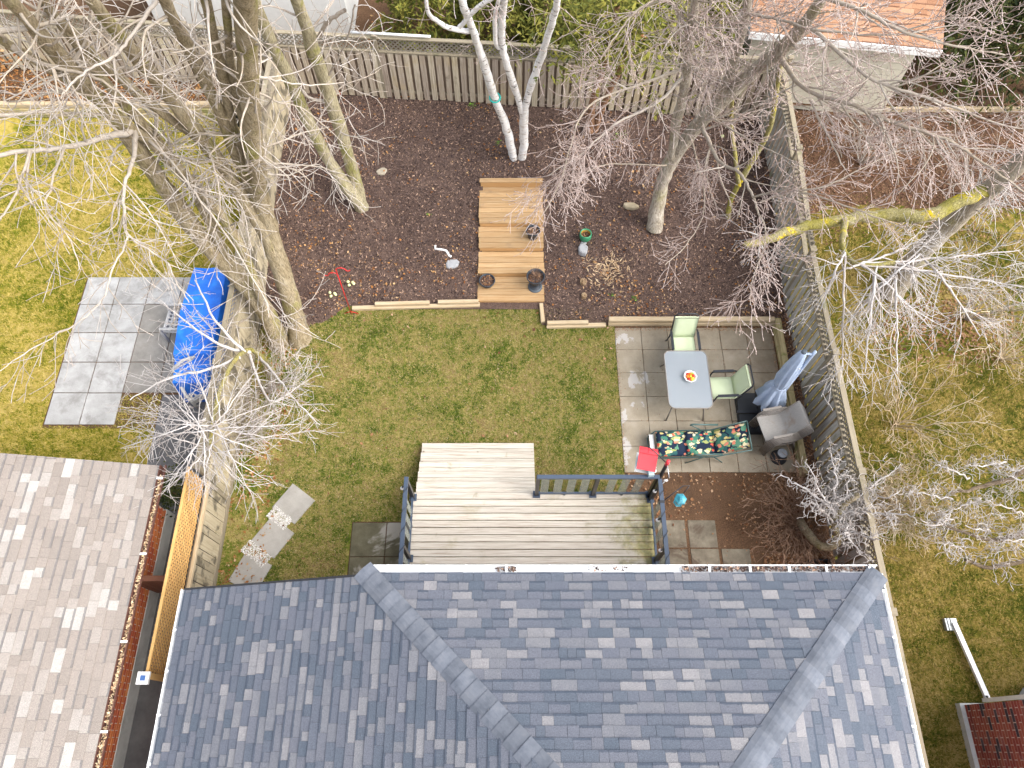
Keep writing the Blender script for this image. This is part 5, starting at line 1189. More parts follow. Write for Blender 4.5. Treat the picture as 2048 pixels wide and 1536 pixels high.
# ================================================================== BARE TREES
def tubes(name, polys, sides, m, parent, smooth=True, kind=None, knob=0.0):
    if not polys: return None
    P = np.concatenate([np.asarray(p, float) for p, r in polys]); Rd = np.concatenate([np.asarray(r, float) for p, r in polys])
    ln = np.array([len(p) for p, r in polys]); st_ = np.concatenate([[0], np.cumsum(ln)[:-1]]); N = len(P)
    first = np.zeros(N, bool); first[st_] = True; last = np.zeros(N, bool); last[st_ + ln - 1] = True
    nx = np.where(last, np.arange(N), np.arange(N) + 1); pv = np.where(first, np.arange(N), np.arange(N) - 1)
    T = P[nx] - P[pv]; T /= np.maximum(np.linalg.norm(T, axis=1, keepdims=True), 1e-9)
    ref = np.tile(np.array([0.31, 0.17, 0.93]), (N, 1)); ref /= np.linalg.norm(ref[0])
    bad = np.abs((T * ref).sum(1)) > 0.92
    pid = np.repeat(np.arange(len(polys)), ln); anyb = np.zeros(len(polys), bool); np.logical_or.at(anyb, pid, bad)
    ref[anyb[pid]] = (0.88, -0.42, 0.22)
    U = np.cross(T, ref); U /= np.maximum(np.linalg.norm(U, axis=1, keepdims=True), 1e-9); W_ = np.cross(U, T)
    a = np.arange(sides) * 2 * np.pi / sides
    Q = np.repeat(Rd[:, None], sides, 1)
    if knob: Q = Q * (1 + knob * np.sin(2 * a[None, :] + 3 * P[:, 2:3] + P[:, :1]) + knob * RNG.normal(0, .55, Q.shape))
    V = P[:, None, :] + Q[:, :, None] * (U[:, None, :] * np.cos(a)[None, :, None] + W_[:, None, :] * np.sin(a)[None, :, None])
    i = np.where(~last)[0][:, None] * sides; k = np.arange(sides)[None, :]; k2 = (k + 1) % sides
    F = np.stack([i + k, i + k2, i + sides + k2, i + sides + k], -1).reshape(-1, 4)
    o = link(bpy.data.objects.new(name, np_mesh(name, V.reshape(-1, 3), F, m, smooth)), parent)
    if kind: o['kind'] = kind
    return o
def limb(pts, sub=5, wob=0.03):
    """smooth a surveyed limb: pts = (px, py, height, radius)"""
    K = [(*G(p[0], p[1], p[2]), p[3]) for p in pts]; K = np.array(K); n = len(K); out = []
    for i in range(n - 1):
        p0, p1, p2, p3 = K[max(i - 1, 0)], K[i], K[i + 1], K[min(i + 2, n - 1)]
        for k in range(sub):
            t = k / sub; out.append(0.5 * ((2 * p1) + (-p0 + p2) * t + (2 * p0 - 5 * p1 + 4 * p2 - p3) * t * t + (-p0 + 3 * p1 - 3 * p2 + p3) * t ** 3))
    out.append(K[-1]); out = np.array(out)
    out[1:-1, :3] += RNG.normal(0, wob * 0.4, (len(out) - 2, 3)) * np.minimum(1, 0.3 + out[1:-1, 3:] * 6)
    return out[:, :3], np.maximum(out[:, 3], 0.004)
def unit(v): return v / max(1e-9, math.sqrt(float(v @ v)))
class Tree:
    def __init__(s, label, base, trunk_m, twig_m, cat='tree', name='bare_tree', group=None, lm=None):
        s.lm = lm
        s.root = thing(name, label, cat, base, group); s.tm, s.wm = trunk_m, twig_m; s.thick = []; s.mid = []; s.thin = []
    def trunk(s, pts, sub=5, wob=0.02):
        p, r = limb(pts, sub, wob); s.thick.append((p, r)); return p, r
    def limb(s, q, depth, P, dens, t0=0.1, rs=0.72, wob=0.04, snap=70):
        """a surveyed limb that springs from the nearest trunk"""
        best = None
        for (tp_, tr_) in s.thick:
            for k in range(len(tp_)):
                x, y = project(Vector(tp_[k])); dd = math.hypot(x - q[0][0], y - q[0][1])
                if dd < snap and (best is None or dd < best[0]): best = (dd, x, y, tp_[k][2], tr_[k])
        q = [(a, b, h, r * rs) for (a, b, h, r) in q]
        if best:
            dh = best[3] - q[0][2]; n = len(q); q = [(a, b, h + dh * max(0.0, 1 - k / (n - 1)), r) for k, (a, b, h, r) in enumerate(q)]; q[0] = (best[1], best[2], best[3], min(best[4], q[0][3] * 1.3))
        p, r = limb(q, 6, wob); s.mid.append((p, r)); s.spawn(p, r, depth, P, t0, dens=dens)
    def grow(s, p, d, L, r, depth, P):
        n = max(3, int(L / P['step'])); pts = [p]; rad = [r]; d = unit(d); q = p; seg = L / n; rn = RNG.normal(0, 1, (n, 3)) * P['wander']; tz = P['trop']
        cv = np.zeros(3); mo = P.get('mom', 0.75)
        for k in range(n):
            cv = cv * mo + rn[k] * (1 - 0.6 * mo); d = unit(d + cv + np.array([0, 0, tz])); q = q + d * seg; pts.append(q); rad.append(max(P['rmin'], r * (1 - 0.7 * (k + 1) / n)))
        (s.mid if r > 0.012 else s.thin).append((np.array(pts), np.array(rad)))
        if P.get('bud') and r < 0.012:
            s.thin.append((np.array([q, q + d * 0.02]), np.array([0.009, 0.005])))
        if depth > 0: s.spawn(np.array(pts), np.array(rad), depth, P)
    def spawn(s, pts, rad, depth, P, t0=0.12, dens=None, Lr=None):
        seg = np.linalg.norm(pts[1:] - pts[:-1], axis=1); tot = seg.sum(); cum = np.concatenate([[0], np.cumsum(seg)])
        m = int(tot * (dens or P['dens'][depth]) + RNG.random())
        lr = Lr or P['len'][depth]
        for k in range(m):
            u = (t0 + (1 - t0) * RNG.random()) * tot; i = min(len(seg) - 1, int(np.searchsorted(cum, u) - 1)); f = (u - cum[i]) / max(seg[i], 1e-6)
            p = pts[i] + (pts[i + 1] - pts[i]) * f; r0 = rad[i] + (rad[i + 1] - rad[i]) * f; t = unit(pts[i + 1] - pts[i])
            v = RNG.normal(0, 1, 3); v -= t * (v @ t); v = unit(v); v = v + np.array(P.get('bias', (0, 0, 0.15)))
            d = t * P['fwd'] + v * P['out']
            L = lr[0] + (lr[1] - lr[0]) * RNG.random(); L *= 1 - 0.35 * u / tot
            s.grow(p, d, L, max(P['rmin'], min(r0 * 0.6, P['rch'][depth])), depth - 1, P)
        e = unit(pts[-1] - pts[-2]); 
        if P.get('tips', 0):
            for k in range(P['tips']): s.grow(pts[-1], e + RNG.normal(0, 0.45, 3), lr[1] * 0.7, max(P['rmin'], min(rad[-1], P['rch'][depth])), depth - 1, P)
    def done(s):
        for (p, r) in s.thick: tubes('trunk', [(p, r)], 12, s.tm, s.root, knob=0.07)
        tubes('branches', s.mid, 6, s.lm or s.wm, s.root, kind='stuff'); tubes('twigs', s.thin, 3, s.wm, s.root, kind='stuff')

# --- big multi-stem tree at the left fence
P_big = dict(step=0.12, wander=0.19, trop=0.02, rmin=0.0046, dens={3: 1.4, 2: 2.6, 1: 2.6}, len={3: (0.9, 2.3), 2: (0.5, 1.5), 1: (0.25, 0.75)}, rch={3: 0.022, 2: 0.013, 1: 0.008}, fwd=0.7, out=0.8, bias=(0, -0.15, 0.1))
t1 = Tree('huge multi-stemmed bare tree rising from the left fence line', G(585, 680), 'bark_tan', 'twig_pale', lm='limb_pale')
A = t1.trunk([(603, 682, -0.05, .26), (588, 625, .8, .21), (573, 570, 1.6, .19), (545, 480, 2.8, .18), (522, 400, 4.0, .17), (512, 330, 5.2, .16), (503, 250, 6.3, .15), (495, 120, 8.0, .135), (490, 0, 9.4, .12), (480, -90, 10.4, .1)])
B = t1.trunk([(562, 690, -0.05, .24), (530, 620, 1.1, .20), (480, 555, 2.0, .19), (430, 505, 2.8, .18), (385, 455, 3.7, .165), (340, 390, 4.8, .15), (290, 320, 5.9, .135), (220, 225, 7.1, .115), (130, 125, 8.3, .095), (40, 20, 9.4, .075), (-40, -60, 10.2, .06)])
C = t1.trunk([(566, 560, 1.7, .15), (535, 480, 2.9, .14), (500, 420, 3.8, .13), (450, 340, 5.0, .12), (395, 265, 6.1, .11), (325, 175, 7.3, .10), (250, 85, 8.4, .085), (180, -5, 9.3, .07), (120, -80, 10, .05)])
D = t1.trunk([(528, 440, 3.3, .11), (480, 330, 5.0, .10), (440, 225, 6.5, .09), (385, 110, 8.0, .08), (330, 5, 9.2, .065), (290, -80, 10, .05)])
E_ = t1.trunk([(515, 400, 4.0, .09), (470, 270, 5.8, .08), (450, 170, 7.2, .07), (425, 60, 8.6, .06), (400, -50, 9.8, .05)])
F_ = t1.trunk([(452, 520, 2.5, .10), (400, 400, 4.4, .09), (330, 300, 5.9, .08), (250, 210, 7.1, .07), (130, 60, 8.7, .055), (60, -40, 9.6, .045)])
H_ = t1.trunk([(540, 640, .9, .10), (470, 470, 3.6, .09), (380, 360, 5.2, .08), (270, 260, 6.7, .07), (150, 170, 7.8, .06), (20, 90, 8.8, .05), (-60, 40, 9.4, .04)])
I_ = t1.trunk([(505, 430, 3.7, .09), (420, 300, 5.5, .08), (330, 230, 6.6, .07), (200, 120, 8.0, .06), (90, 10, 9.2, .05)])
J_ = t1.trunk([(520, 380, 4.3, .075), (490, 260, 6.0, .07), (465, 150, 7.4, .06), (455, 40, 8.8, .05), (450, -60, 9.9, .04)])
for (q, t0) in ((A, .35), (B, .4), (C, .25), (D, .2), (E_, .1), (F_, .2), (H_, .3), (I_, .1), (J_, .1)): t1.spawn(q[0], q[1], 3, P_big, t0)
L1 = [[(273, 256, 7.0, .075), (190, 280, 7.4, .065), (130, 295, 7.6, .055), (60, 300, 7.8, .05), (-10, 312, 8.0, .045)],
      [(273, 256, 7.0, .06), (268, 310, 7.1, .05), (250, 370, 7.1, .04), (248, 440, 7.0, .032), (262, 477, 6.9, .026), (330, 522, 6.7, .02), (350, 560, 6.6, .017), (378, 605, 6.5, .012)],
      [(258, 470, 6.9, .022), (225, 540, 6.7, .02), (205, 600, 6.6, .018), (150, 650, 6.5, .015), (60, 700, 6.5, .012), (0, 742, 6.5, .009)],
      [(300, 275, 6.6, .035), (345, 325, 6.6, .03), (400, 400, 6.5, .025), (470, 495, 6.3, .02), (530, 600, 6.1, .016), (538, 635, 6.0, .011)],
      [(310, -10, 10.0, .035), (270, 60, 9.6, .032), (232, 110, 9.3, .03), (200, 128, 9.2, .025), (150, 160, 9.0, .02), (122, 198, 8.8, .014)],
      [(60, 300, 7.8, .035), (30, 390, 7.8, .025), (0, 440, 7.9, .02)], [(130, 295, 7.6, .03), (105, 360, 7.5, .025), (95, 420, 7.4, .02), (140, 480, 7.2, .015), (160, 540, 7.0, .01)],
      [(490, 150, 7.0, .035), (550, 160, 6.8, .025), (620, 170, 6.6, .018), (690, 165, 6.5, .010)], [(500, 170, 6.6, .03), (560, 205, 6.3, .022), (610, 220, 6.0, .016), (690, 290, 5.7, .01)],
      [(520, 345, 5.0, .03), (580, 350, 4.8, .02), (640, 330, 4.8, .014), (690, 400, 4.6, .009)], [(420, 270, 6.6, .03), (430, 340, 6.4, .022), (440, 420, 6.2, .016), (420, 480, 6.1, .01)],
      [(0, 150, 9.0, .05), (90, 130, 8.9, .04), (180, 150, 8.8, .03), (240, 185, 8.7, .02)], [(-10, 60, 9.5, .05), (80, 50, 9.3, .04), (150, 30, 9.2, .03)], [(0, 230, 8.4, .04), (70, 225, 8.3, .03), (140, 215, 8.2, .02)]]
P_hang = dict(P_big, trop=-0.03, dens={3: 2.4, 2: 3.4, 1: 3.2}, len={3: (0.6, 1.7), 2: (0.4, 1.2), 1: (0.2, 0.6)}, rch={3: 0.016, 2: 0.010, 1: 0.0065}, bias=(0, -0.3, -0.1))
for q in L1: t1.limb(q, 3 if q[0][3] > .03 else 2, P_hang, 3.4 if q[0][3] > .03 else 6, rs=0.6)
t1.done()

# --- double-trunk tree in the garden
P_ash = dict(P_big, dens={3: 0.7, 2: 2.0, 1: 2.6}, bias=(0, -0.1, 0.0))
t2 = Tree('double-trunk bare tree standing in the mulch left of the steps', G(722, 414, .45), 'bark_ash', 'twig_pale')
a = t2.trunk([(724, 416, .40, .17), (712, 398, .75, .15), (690, 368, 1.2, .14), (650, 308, 2.2, .135), (605, 215, 3.7, .125), (565, 130, 5.1, .11), (525, 45, 6.3, .10), (495, -40, 7.3, .08)])
b2 = t2.trunk([(722, 412, .40, .16), (708, 350, 1.3, .145), (678, 250, 3.0, .14), (655, 180, 4.1, .135), (625, 90, 5.4, .12), (590, -10, 6.8, .10), (560, -90, 7.8, .08)])
t2.spawn(a[0], a[1], 3, P_ash, .25, dens=0.8); t2.spawn(b2[0], b2[1], 3, P_ash, .3, dens=0.6)
for q in ([(648, 210, 3.9, .04), (610, 190, 4.2, .035), (600, 160, 4.6, .03)], [(690, 150, 4.6, .03), (690, 90, 5.6, .025), (710, 10, 6.6, .02)], [(690, 20, 6.5, .05), (660, 40, 6.2, .05), (640, 70, 5.7, .06)]):
    t2.limb(q, 2, P_ash, 2.5)
t2.done()

# --- birch
P_bi = dict(P_big, trop=-0.05, dens={3: 0.9, 2: 3.4, 1: 3.5}, len={3: (0.5, 1.1), 2: (0.5, 1.1), 1: (0.2, 0.5)}, rch={3: 0.016, 2: 0.008, 1: 0.0055}, rmin=0.0045, bias=(0, -0.1, -0.3))
t3 = Tree('white-barked birch with three trunks above the wooden steps', G(1035, 316, .56), 'bark_birch', 'twig_birch')
a = t3.trunk([(1028, 320, .5, .105), (1020, 285, 1.1, .10), (1008, 240, 1.9, .095), (985, 185, 2.9, .09), (968, 125, 3.9, .085), (948, 70, 4.8, .075), (925, 0, 5.9, .065), (905, -70, 6.8, .05)], wob=.03)
b2 = t3.trunk([(1044, 318, .5, .11), (1047, 280, 1.15, .105), (1049, 235, 1.95, .095), (1058, 185, 2.8, .085), (1080, 120, 3.8, .08), (1098, 65, 4.7, .075), (1112, 15, 5.4, .065), (1118, -50, 6.3, .05)], wob=.03)
c3 = t3.trunk([(1046, 232, 2.0, .075), (1028, 170, 3.1, .075), (1008, 105, 4.2, .075), (1004, 50, 5.0, .07), (1010, -10, 5.9, .06), (1015, -70, 6.7, .05)], wob=.03)
d3 = t3.trunk([(1006, 98, 4.3, .045), (992, 88, 4.5, .045), (990, 40, 5.2, .042), (996, 0, 5.8, .04), (1000, -40, 6.3, .03)])
e3 = t3.trunk([(945, 62, 4.9, .055), (905, 58, 5.1, .05), (870, 40, 5.4, .045), (855, 20, 5.7, .035), (850, -20, 6.2, .03)]); f3 = t3.trunk([(915, 60, 5.0, .045), (950, 20, 5.6, .045), (985, -5, 6.0, .04)])
for q in (a, b2, c3, d3, e3, f3): t3.spawn(q[0], q[1], 2, P_bi, .35, dens=1.3)
rg = [G(985 + 9 * math.cos(k), 196 + 5 * math.sin(k), 2.72) for k in np.linspace(0, 6.28, 13)]
cen = Vector(a[0][14]) ; MB().tube([Vector((cen.x + 0.12 * math.cos(k), cen.y + 0.12 * math.sin(k), cen.z + 0.03 * math.sin(k))) for k in np.linspace(0, 6.28, 14)], 0.018, 6).build('twine_ring', 'twine_teal', t3.root, True)
t3.done()

# --- broad tree right of the steps
P_g = dict(step=0.13, wander=0.13, trop=0.01, rmin=0.0042, dens={3: 3.0, 2: 6.4, 1: 6.0}, len={3: (0.6, 1.6), 2: (0.35, 0.95), 1: (0.12, 0.42)}, rch={3: 0.018, 2: 0.010, 1: 0.0062}, fwd=0.75, out=0.75, bias=(0, -0.2, 0.05), bud=True)
t4 = Tree('broad bare tree with pinkish budding twigs over the right of the garden', G(1310, 452, .4), 'bark_grey', 'twig_pink', lm='limb_pale')
a = t4.trunk([(1309, 458, .33, .19), (1317, 405, 1.0, .165), (1330, 350, 1.8, .16), (1352, 305, 2.5, .16), (1400, 245, 3.6, .15), (1440, 205, 4.3, .14), (1500, 150, 5.2, .13), (1570, 92, 6.2, .11), (1635, 10, 7.4, .09), (1670, -60, 8.2, .07)])
b2 = t4.trunk([(1345, 315, 2.4, .10), (1352, 250, 3.5, .10), (1368, 180, 4.7, .09), (1376, 105, 6.0, .08), (1388, 25, 7.2, .07), (1400, -50, 8.1, .05)])
c3 = t4.trunk([(1440, 205, 4.3, .09), (1470, 110, 5.6, .085), (1490, 40, 6.6, .075), (1500, -40, 7.5, .06)])
for q, t0, dn in ((a, .35, 2.0), (b2, .25, 2.4), (c3, .1, 2.2)): t4.spawn(q[0], q[1], 3, P_g, t0, dens=dn * 2.0)
for q in ([(1378, 130, 5.6, .045), (1285, 167, 5.7, .038), (1178, 212, 5.8, .03), (1142, 290, 5.4, .022), (1122, 360, 5.0, .017), (1085, 432, 4.6, .01)],
          [(1375, 150, 5.2, .045), (1305, 212, 5.2, .036), (1235, 245, 5.2, .03), (1165, 305, 5.0, .02), (1095, 352, 4.8, .012)],
          [(1410, 262, 3.6, .06), (1437, 320, 3.9, .052), (1478, 345, 4.2, .045), (1505, 392, 4.3, .036), (1515, 420, 4.3, .03), (1532, 475, 4.2, .022), (1505, 560, 4.0, .014), (1500, 610, 3.9, .009)],
          [(1395, 275, 3.9, .03), (1470, 235, 4.4, .028), (1545, 195, 4.9, .026), (1615, 160, 5.4, .022), (1700, 140, 5.8, .015)],
          [(1560, 110, 6.0, .06), (1605, 174, 6.3, .055), (1708, 212, 6.6, .05), (1810, 253, 6.7, .045), (1878, 273, 6.8, .038), (1947, 311, 6.8, .03), (2050, 386, 6.7, .02)],
          [(1650, 90, 6.9, .045), (1721, 143, 7.0, .04), (1776, 171, 7.0, .038), (1861, 198, 7.0, .034), (1912, 215, 7.0, .028), (2000, 248, 7.0, .018), (2060, 260, 7.0, .012)],
          [(1505, 393, 4.3, .03), (1571, 380, 4.8, .03), (1640, 376, 5.1, .025), (1725, 336, 5.4, .018), (1800, 300, 5.6, .012)], [(1520, 405, 4.5, .028), (1595, 385, 4.9, .026), (1707, 417, 5.2, .02), (1810, 458, 5.3, .012)],
          [(1360, 60, 6.6, .04), (1340, 5, 7.2, .035), (1290, 10, 7.2, .03), (1240, 60, 7.0, .022), (1200, 120, 6.7, .012)], [(1340, 330, 2.6, .03), (1300, 330, 3.2, .025), (1210, 330, 3.8, .02), (1150, 360, 4.0, .012)],
          [(1500, 20, 7.0, .04), (1560, 40, 7.2, .035), (1640, 60, 7.4, .03), (1760, 70, 7.5, .02), (1850, 60, 7.6, .012)], [(1378, 95, 6.2, .035), (1420, 60, 6.6, .03), (1490, 30, 7.0, .02)], [(1640, 0, 7.5, .05), (1720, 20, 7.7, .045), (1800, 60, 7.8, .035), (1900, 90, 7.8, .025), (2010, 110, 7.8, .015)],
          [(1450, 260, 4.4, .03), (1500, 280, 4.8, .025), (1560, 310, 5.0, .018), (1620, 340, 5.2, .010)], [(1620, 200, 6.2, .03), (1660, 280, 6.0, .022), (1690, 340, 5.8, .014)], [(1420, 300, 4.0, .025), (1410, 400, 4.2, .02), (1380, 480, 4.2, .014), (1330, 530, 4.1, .01)]):
    t4.limb(q, 3 if q[0][3] > .034 else 2, P_g, 4.8 if q[0][3] > .034 else 10, rs=.62)
t4.done()

# --- mossy slender tree near the fence corner
P_sl = dict(P_g, dens={3: 1.0, 2: 3.2, 1: 3.5}, bud=False)
t5 = Tree('slender moss-covered bare tree in front of the fence corner', G(1456, 436, .35), 'bark_moss', 'twig_tan')
a = t5.trunk([(1456, 440, .3, .065), (1462, 400, .9, .06), (1485, 355, 1.6, .06), (1515, 305, 2.3, .06), (1540, 255, 3.1, .055), (1552, 190, 4.1, .045), (1565, 110, 5.3, .035)])
b2 = t5.trunk([(1478, 372, 1.4, .045), (1470, 310, 2.4, .045), (1463, 250, 3.3, .04), (1466, 180, 4.3, .03)])
for q in (a, b2): t5.spawn(q[0], q[1], 2, P_sl, .3, dens=2)
t5.done()

# --- neighbour's tree with mossy limb reaching over the fence
P_n = dict(P_g, bud=False, dens={3: 2.2, 2: 5.0, 1: 5.0}, len={3: (0.5, 1.2), 2: (0.3, 0.8), 1: (0.12, 0.35)}, bias=(0, -0.2, -0.05), trop=-0.01)
t6 = Tree('grey leaning tree on the right neighbour lawn with lichen-yellow limb over the fence', G(1785, 582, 0), 'bark_grey', 'twig_white')
a = t6.trunk([(1780, 588, -.05, .30), (1805, 552, .5, .25), (1840, 508, 1.4, .23), (1885, 460, 2.3, .21), (1938, 415, 3.2, .19), (2000, 362, 4.2, .17), (2070, 300, 5.3, .14)])
lm, lr_ = limb([(1985, 378, 3.9, .12), (1930, 398, 3.9, .13), (1860, 432, 3.7, .13), (1780, 430, 3.5, .125), (1700, 436, 3.3, .115), (1600, 456, 3.1, .10), (1530, 480, 3.0, .085), (1490, 492, 3.0, .06)], 5, .05)
tubes('mossy_limb', [(lm, lr_)], 10, 'bark_moss', t6.root)
p, r = limb([(1690, 440, 3.3, .07), (1685, 480, 3.6, .06), (1690, 505, 3.8, .05), (1720, 530, 4.0, .045), (1790, 525, 4.1, .04)]); tubes('mossy_limb', [(p, r)], 8, 'bark_moss', t6.root)
for tx, ty, hh in ((1640, 622, 3.2), (1685, 742, 2.9), (1730, 745, 2.9), (1795, 748, 2.9), (1860, 655, 3.3), (1960, 672, 3.4), (1905, 565, 3.8), (2055, 575, 4.0), (1645, 560, 3.6), (1650, 700, 3.0), (2040, 500, 4.2), (1860, 470, 4.4)):
    sx, sy = random.choice(((1690, 505), (1720, 528), (1755, 528), (1790, 525), (1840, 508), (1865, 480)))
    q = [(sx, sy, 4.05, .02), (sx + (tx - sx) * .35, sy + (ty - sy) * .28, 4.1, .02), (sx + (tx - sx) * .7, sy + (ty - sy) * .65, (4.0 + hh) / 2, .015), (tx, ty, hh, .008)]
    p, r = limb(q, 5, .05); t6.mid.append((p, r)); t6.spawn(p, r, 3, P_n, .08, dens=4.6)
t6.spawn(a[0], a[1], 3, P_n, .55, dens=3); t6.spawn(lm, lr_, 3, P_n, .1, dens=2.0)
t6.done()
# wispy shrubs on the right lawn
P_w = dict(step=0.14, wander=0.16, trop=0.0, rmin=0.004, dens={3: 2.0, 2: 4.5, 1: 4.5}, len={3: (0.5, 1.1), 2: (0.3, 0.8), 1: (0.12, 0.4)}, rch={3: 0.012, 2: 0.007, 1: 0.005}, fwd=0.7, out=0.8, bias=(0, -0.1, 0.0))
def wisp(label, px, py, n, reach, h, m, P=P_w, r0=0.02, depth=2, name='bare_shrub', up=0.6, tm='bark_grey', z0=0.0, arc=(0, 6.283)):
    b0 = np.array(G(px, py, z0)); t = Tree(label, tuple(b0), tm, m, 'shrub', name)
    for k in range(n):
        a = arc[0] + (arc[1] - arc[0]) * (k + random.uniform(-.4, .4)) / n; R_ = reach * random.uniform(.55, 1); hh = h * random.uniform(.6, 1)
        K = [b0, b0 + np.array([.35 * R_ * math.cos(a), .35 * R_ * math.sin(a), hh * up]), b0 + np.array([.75 * R_ * math.cos(a + .15), .75 * R_ * math.sin(a + .15), hh]), b0 + np.array([R_ * math.cos(a + .2), R_ * math.sin(a + .2), hh * 1.0])]
        pts = []
        for i in range(3):
            for j in range(4): pts.append(K[i] + (K[i + 1] - K[i]) * j / 4)
        pts.append(K[-1]); pts = np.array(pts); pts[1:] += RNG.normal(0, .03, (len(pts) - 1, 3)); rad = np.linspace(r0, r0 * .3, len(pts)); t.mid.append((pts, rad)); t.spawn(pts, rad, depth, P, .2)
    t.done(); return t
wisp('wispy tan shrub on the right lawn beside the fence', 1790, 850, 12, 1.7, 1.6, 'twig_tan', r0=0.013)
wisp('wispy tan shrub at the far right edge of the neighbour lawn', 2000, 720, 16, 2.1, 2.0, 'twig_tan', r0=0.013)
wisp('wispy pale shrub between the leaning tree and the right picture edge', 1930, 640, 14, 1.6, 2.0, 'twig_pale', r0=0.012)
wisp('twiggy shrub in the leaf litter behind the right fence', 1720, 330, 16, 1.9, 2.0, 'twig_pale', r0=0.014)
wisp('twiggy shrub in the leaf litter at the upper right', 1930, 400, 16, 1.9, 2.0, 'twig_pale', r0=0.014)
# contorted small tree by the house corner
P_c = dict(mom=0.2, step=0.045, wander=0.55, trop=0.0, rmin=0.0045, dens={3: 4, 2: 8.5, 1: 9.0}, len={3: (0.5, 1.0), 2: (0.3, 0.65), 1: (0.12, 0.32)}, rch={3: 0.012, 2: 0.008, 1: 0.0055}, fwd=0.6, out=0.8, bias=(0, 0, 0.1))
t7 = Tree('contorted bare tree with curly white twigs at the house corner fence', G(1601, 1046), 'bark_tan', 'twig_white')
a = t7.trunk([(1598, 1040, 0, .09), (1612, 1062, .5, .08), (1636, 1088, .8, .075), (1655, 1094, 1.0, .07), (1673, 1088, 1.15, .068), (1676, 1070, 1.25, .065), (1668, 1045, 1.45, .055), (1690, 1010, 1.7, .045), (1720, 990, 1.9, .035)], wob=.02)
for (tx, ty, hh) in ((1560, 950, 1.6), (1610, 925, 1.7), (1640, 1000, 1.8), (1700, 950, 2.1), (1740, 1020, 2.2), (1760, 1080, 2.2), (1720, 1110, 2.0), (1790, 990, 2.2), (1690, 1070, 1.9), (1600, 1010, 1.6), (1830, 1030, 2.2), (1800, 930, 2.1), (1660, 900, 1.8)):
    q = [(1668 + random.uniform(-5, 25), 1045 - random.uniform(0, 40), 1.5, .022), ((1680 + tx) / 2 + random.uniform(-12, 12), (1030 + ty) / 2 + random.uniform(-12, 12), 1.75, .018), (tx, ty, hh, .009)]
    p, r = limb(q, 7, .12); t7.mid.append((p, r)); t7.spawn(p, r, 2, P_c, .1, dens=13)
t7.done()
t8 = Tree('contorted bare tree with curly twigs on the right neighbour lawn', G(1990, 1110), 'bark_dark', 'twig_white')
for q in ([(2060, 935, 1.7, .05), (2010, 960, 1.7, .045), (1960, 975, 1.7, .035), (1900, 985, 1.7, .02)], [(2060, 1060, 1.6, .045), (1990, 1080, 1.6, .035), (1930, 1065, 1.7, .025), (1860, 1040, 1.8, .015)], [(2060, 1120, 1.4, .04), (1980, 1135, 1.3, .035), (1930, 1120, 1.4, .025)]):
    p = t8.trunk(q, wob=.05); t8.spawn(p[0], p[1], 3, P_c, .05, dens=3)
for (tx, ty) in ((1850, 990), (1870, 1050), (1900, 940), (1930, 1010), (1960, 1060), (2000, 1010), (2030, 1080), (1900, 1090), (2040, 960), (1960, 930)):
    q = [(tx + random.uniform(20, 60), ty + random.uniform(-25, 25), 1.7, .018), (tx, ty, 2.0, .012), (tx - 30, ty + random.uniform(-15, 15), 2.1, .007)]; p, r = limb(q, 6, .12); t8.mid.append((p, r)); t8.spawn(p, r, 2, P_c, 0, dens=14)
t8.done()
P_r = dict(P_w, step=0.12, wander=0.12, rmin=0.0042, dens={2: 4, 1: 4}, len={2: (0.2, 0.6), 1: (0.1, 0.3)}, bias=(-0.1, 0, 0.2))
wisp('red-brown bare shrub sprawling towards the slabs by the house corner', 1592, 1052, 60, 1.3, 0.85, 'twig_brown', P_r, 0.008, 2, tm='bark_red', arc=(0.9, 5.4))
wisp('tangled tan shrub behind the contorted tree at the fence top', 1745, 1040, 26, 1.25, 1.7, 'twig_tan', dict(P_c, wander=0.35, dens={2: 7, 1: 7}), 0.010, 2, tm='bark_tan', up=0.8)
# bleached small tree leaning over the left fence
P_f = dict(P_w, step=0.13, wander=0.11, rmin=0.004, dens={3: 2.4, 2: 4.2, 1: 3.5}, len={3: (0.5, 1.2), 2: (0.35, 0.9), 1: (0.15, 0.45)}, trop=-0.03, bias=(0, 0, -0.1))
t9 = Tree('bleached bare tree with fine twigs fanning over the left fence', G(545, 745), 'bark_moss', 'twig_white')
a = t9.trunk([(540, 690, 0, .05), (548, 745, .1, .05)]) if False else t9.trunk([(548, 748, -.02, .06), (530, 720, .6, .055), (500, 700, 1.3, .05), (470, 720, 1.9, .045), (440, 780, 2.2, .04), (425, 850, 2.4, .035), (420, 890, 2.5, .03)])
for k in range(30):
    an = 2 * math.pi * k / 30 + random.uniform(-.1, .1); R_ = random.uniform(110, 215); sx, sy = 425 + random.uniform(-12, 12), 880 + random.uniform(-45, 25)
    sx += random.uniform(-25, 25); q = [(sx, sy, 2.45, .014), (sx + .4 * R_ * math.cos(an), sy + .33 * R_ * math.sin(an), 2.65, .010), (sx + R_ * math.cos(an), sy + .75 * R_ * math.sin(an), 2.1, .005)]
    p, r = limb(q, 6, .05); t9.mid.append((p, r)); t9.spawn(p, r, 2, P_f, .15, dens=6)
for q in ([(500, 705, 1.4, .04), (440, 690, 1.9, .03), (380, 650, 2.2, .02), (320, 600, 2.3, .012)], [(480, 715, 1.8, .035), (410, 740, 2.1, .028), (330, 760, 2.3, .018), (260, 800, 2.2, .01)], [(490, 705, 1.6, .035), (430, 640, 2.0, .025), (390, 560, 2.2, .014)], [(520, 715, .9, .03), (560, 760, 1.3, .022), (590, 800, 1.4, .014), (640, 850, 1.3, .008)], [(500, 710, 1.4, .03), (540, 800, 1.6, .02), (600, 770, 1.6, .01)]):
    p, r = limb(q, 5, .05); t9.mid.append((p, r)); t9.spawn(p, r, 3, P_f, .1, dens=3.5)
t9.done()
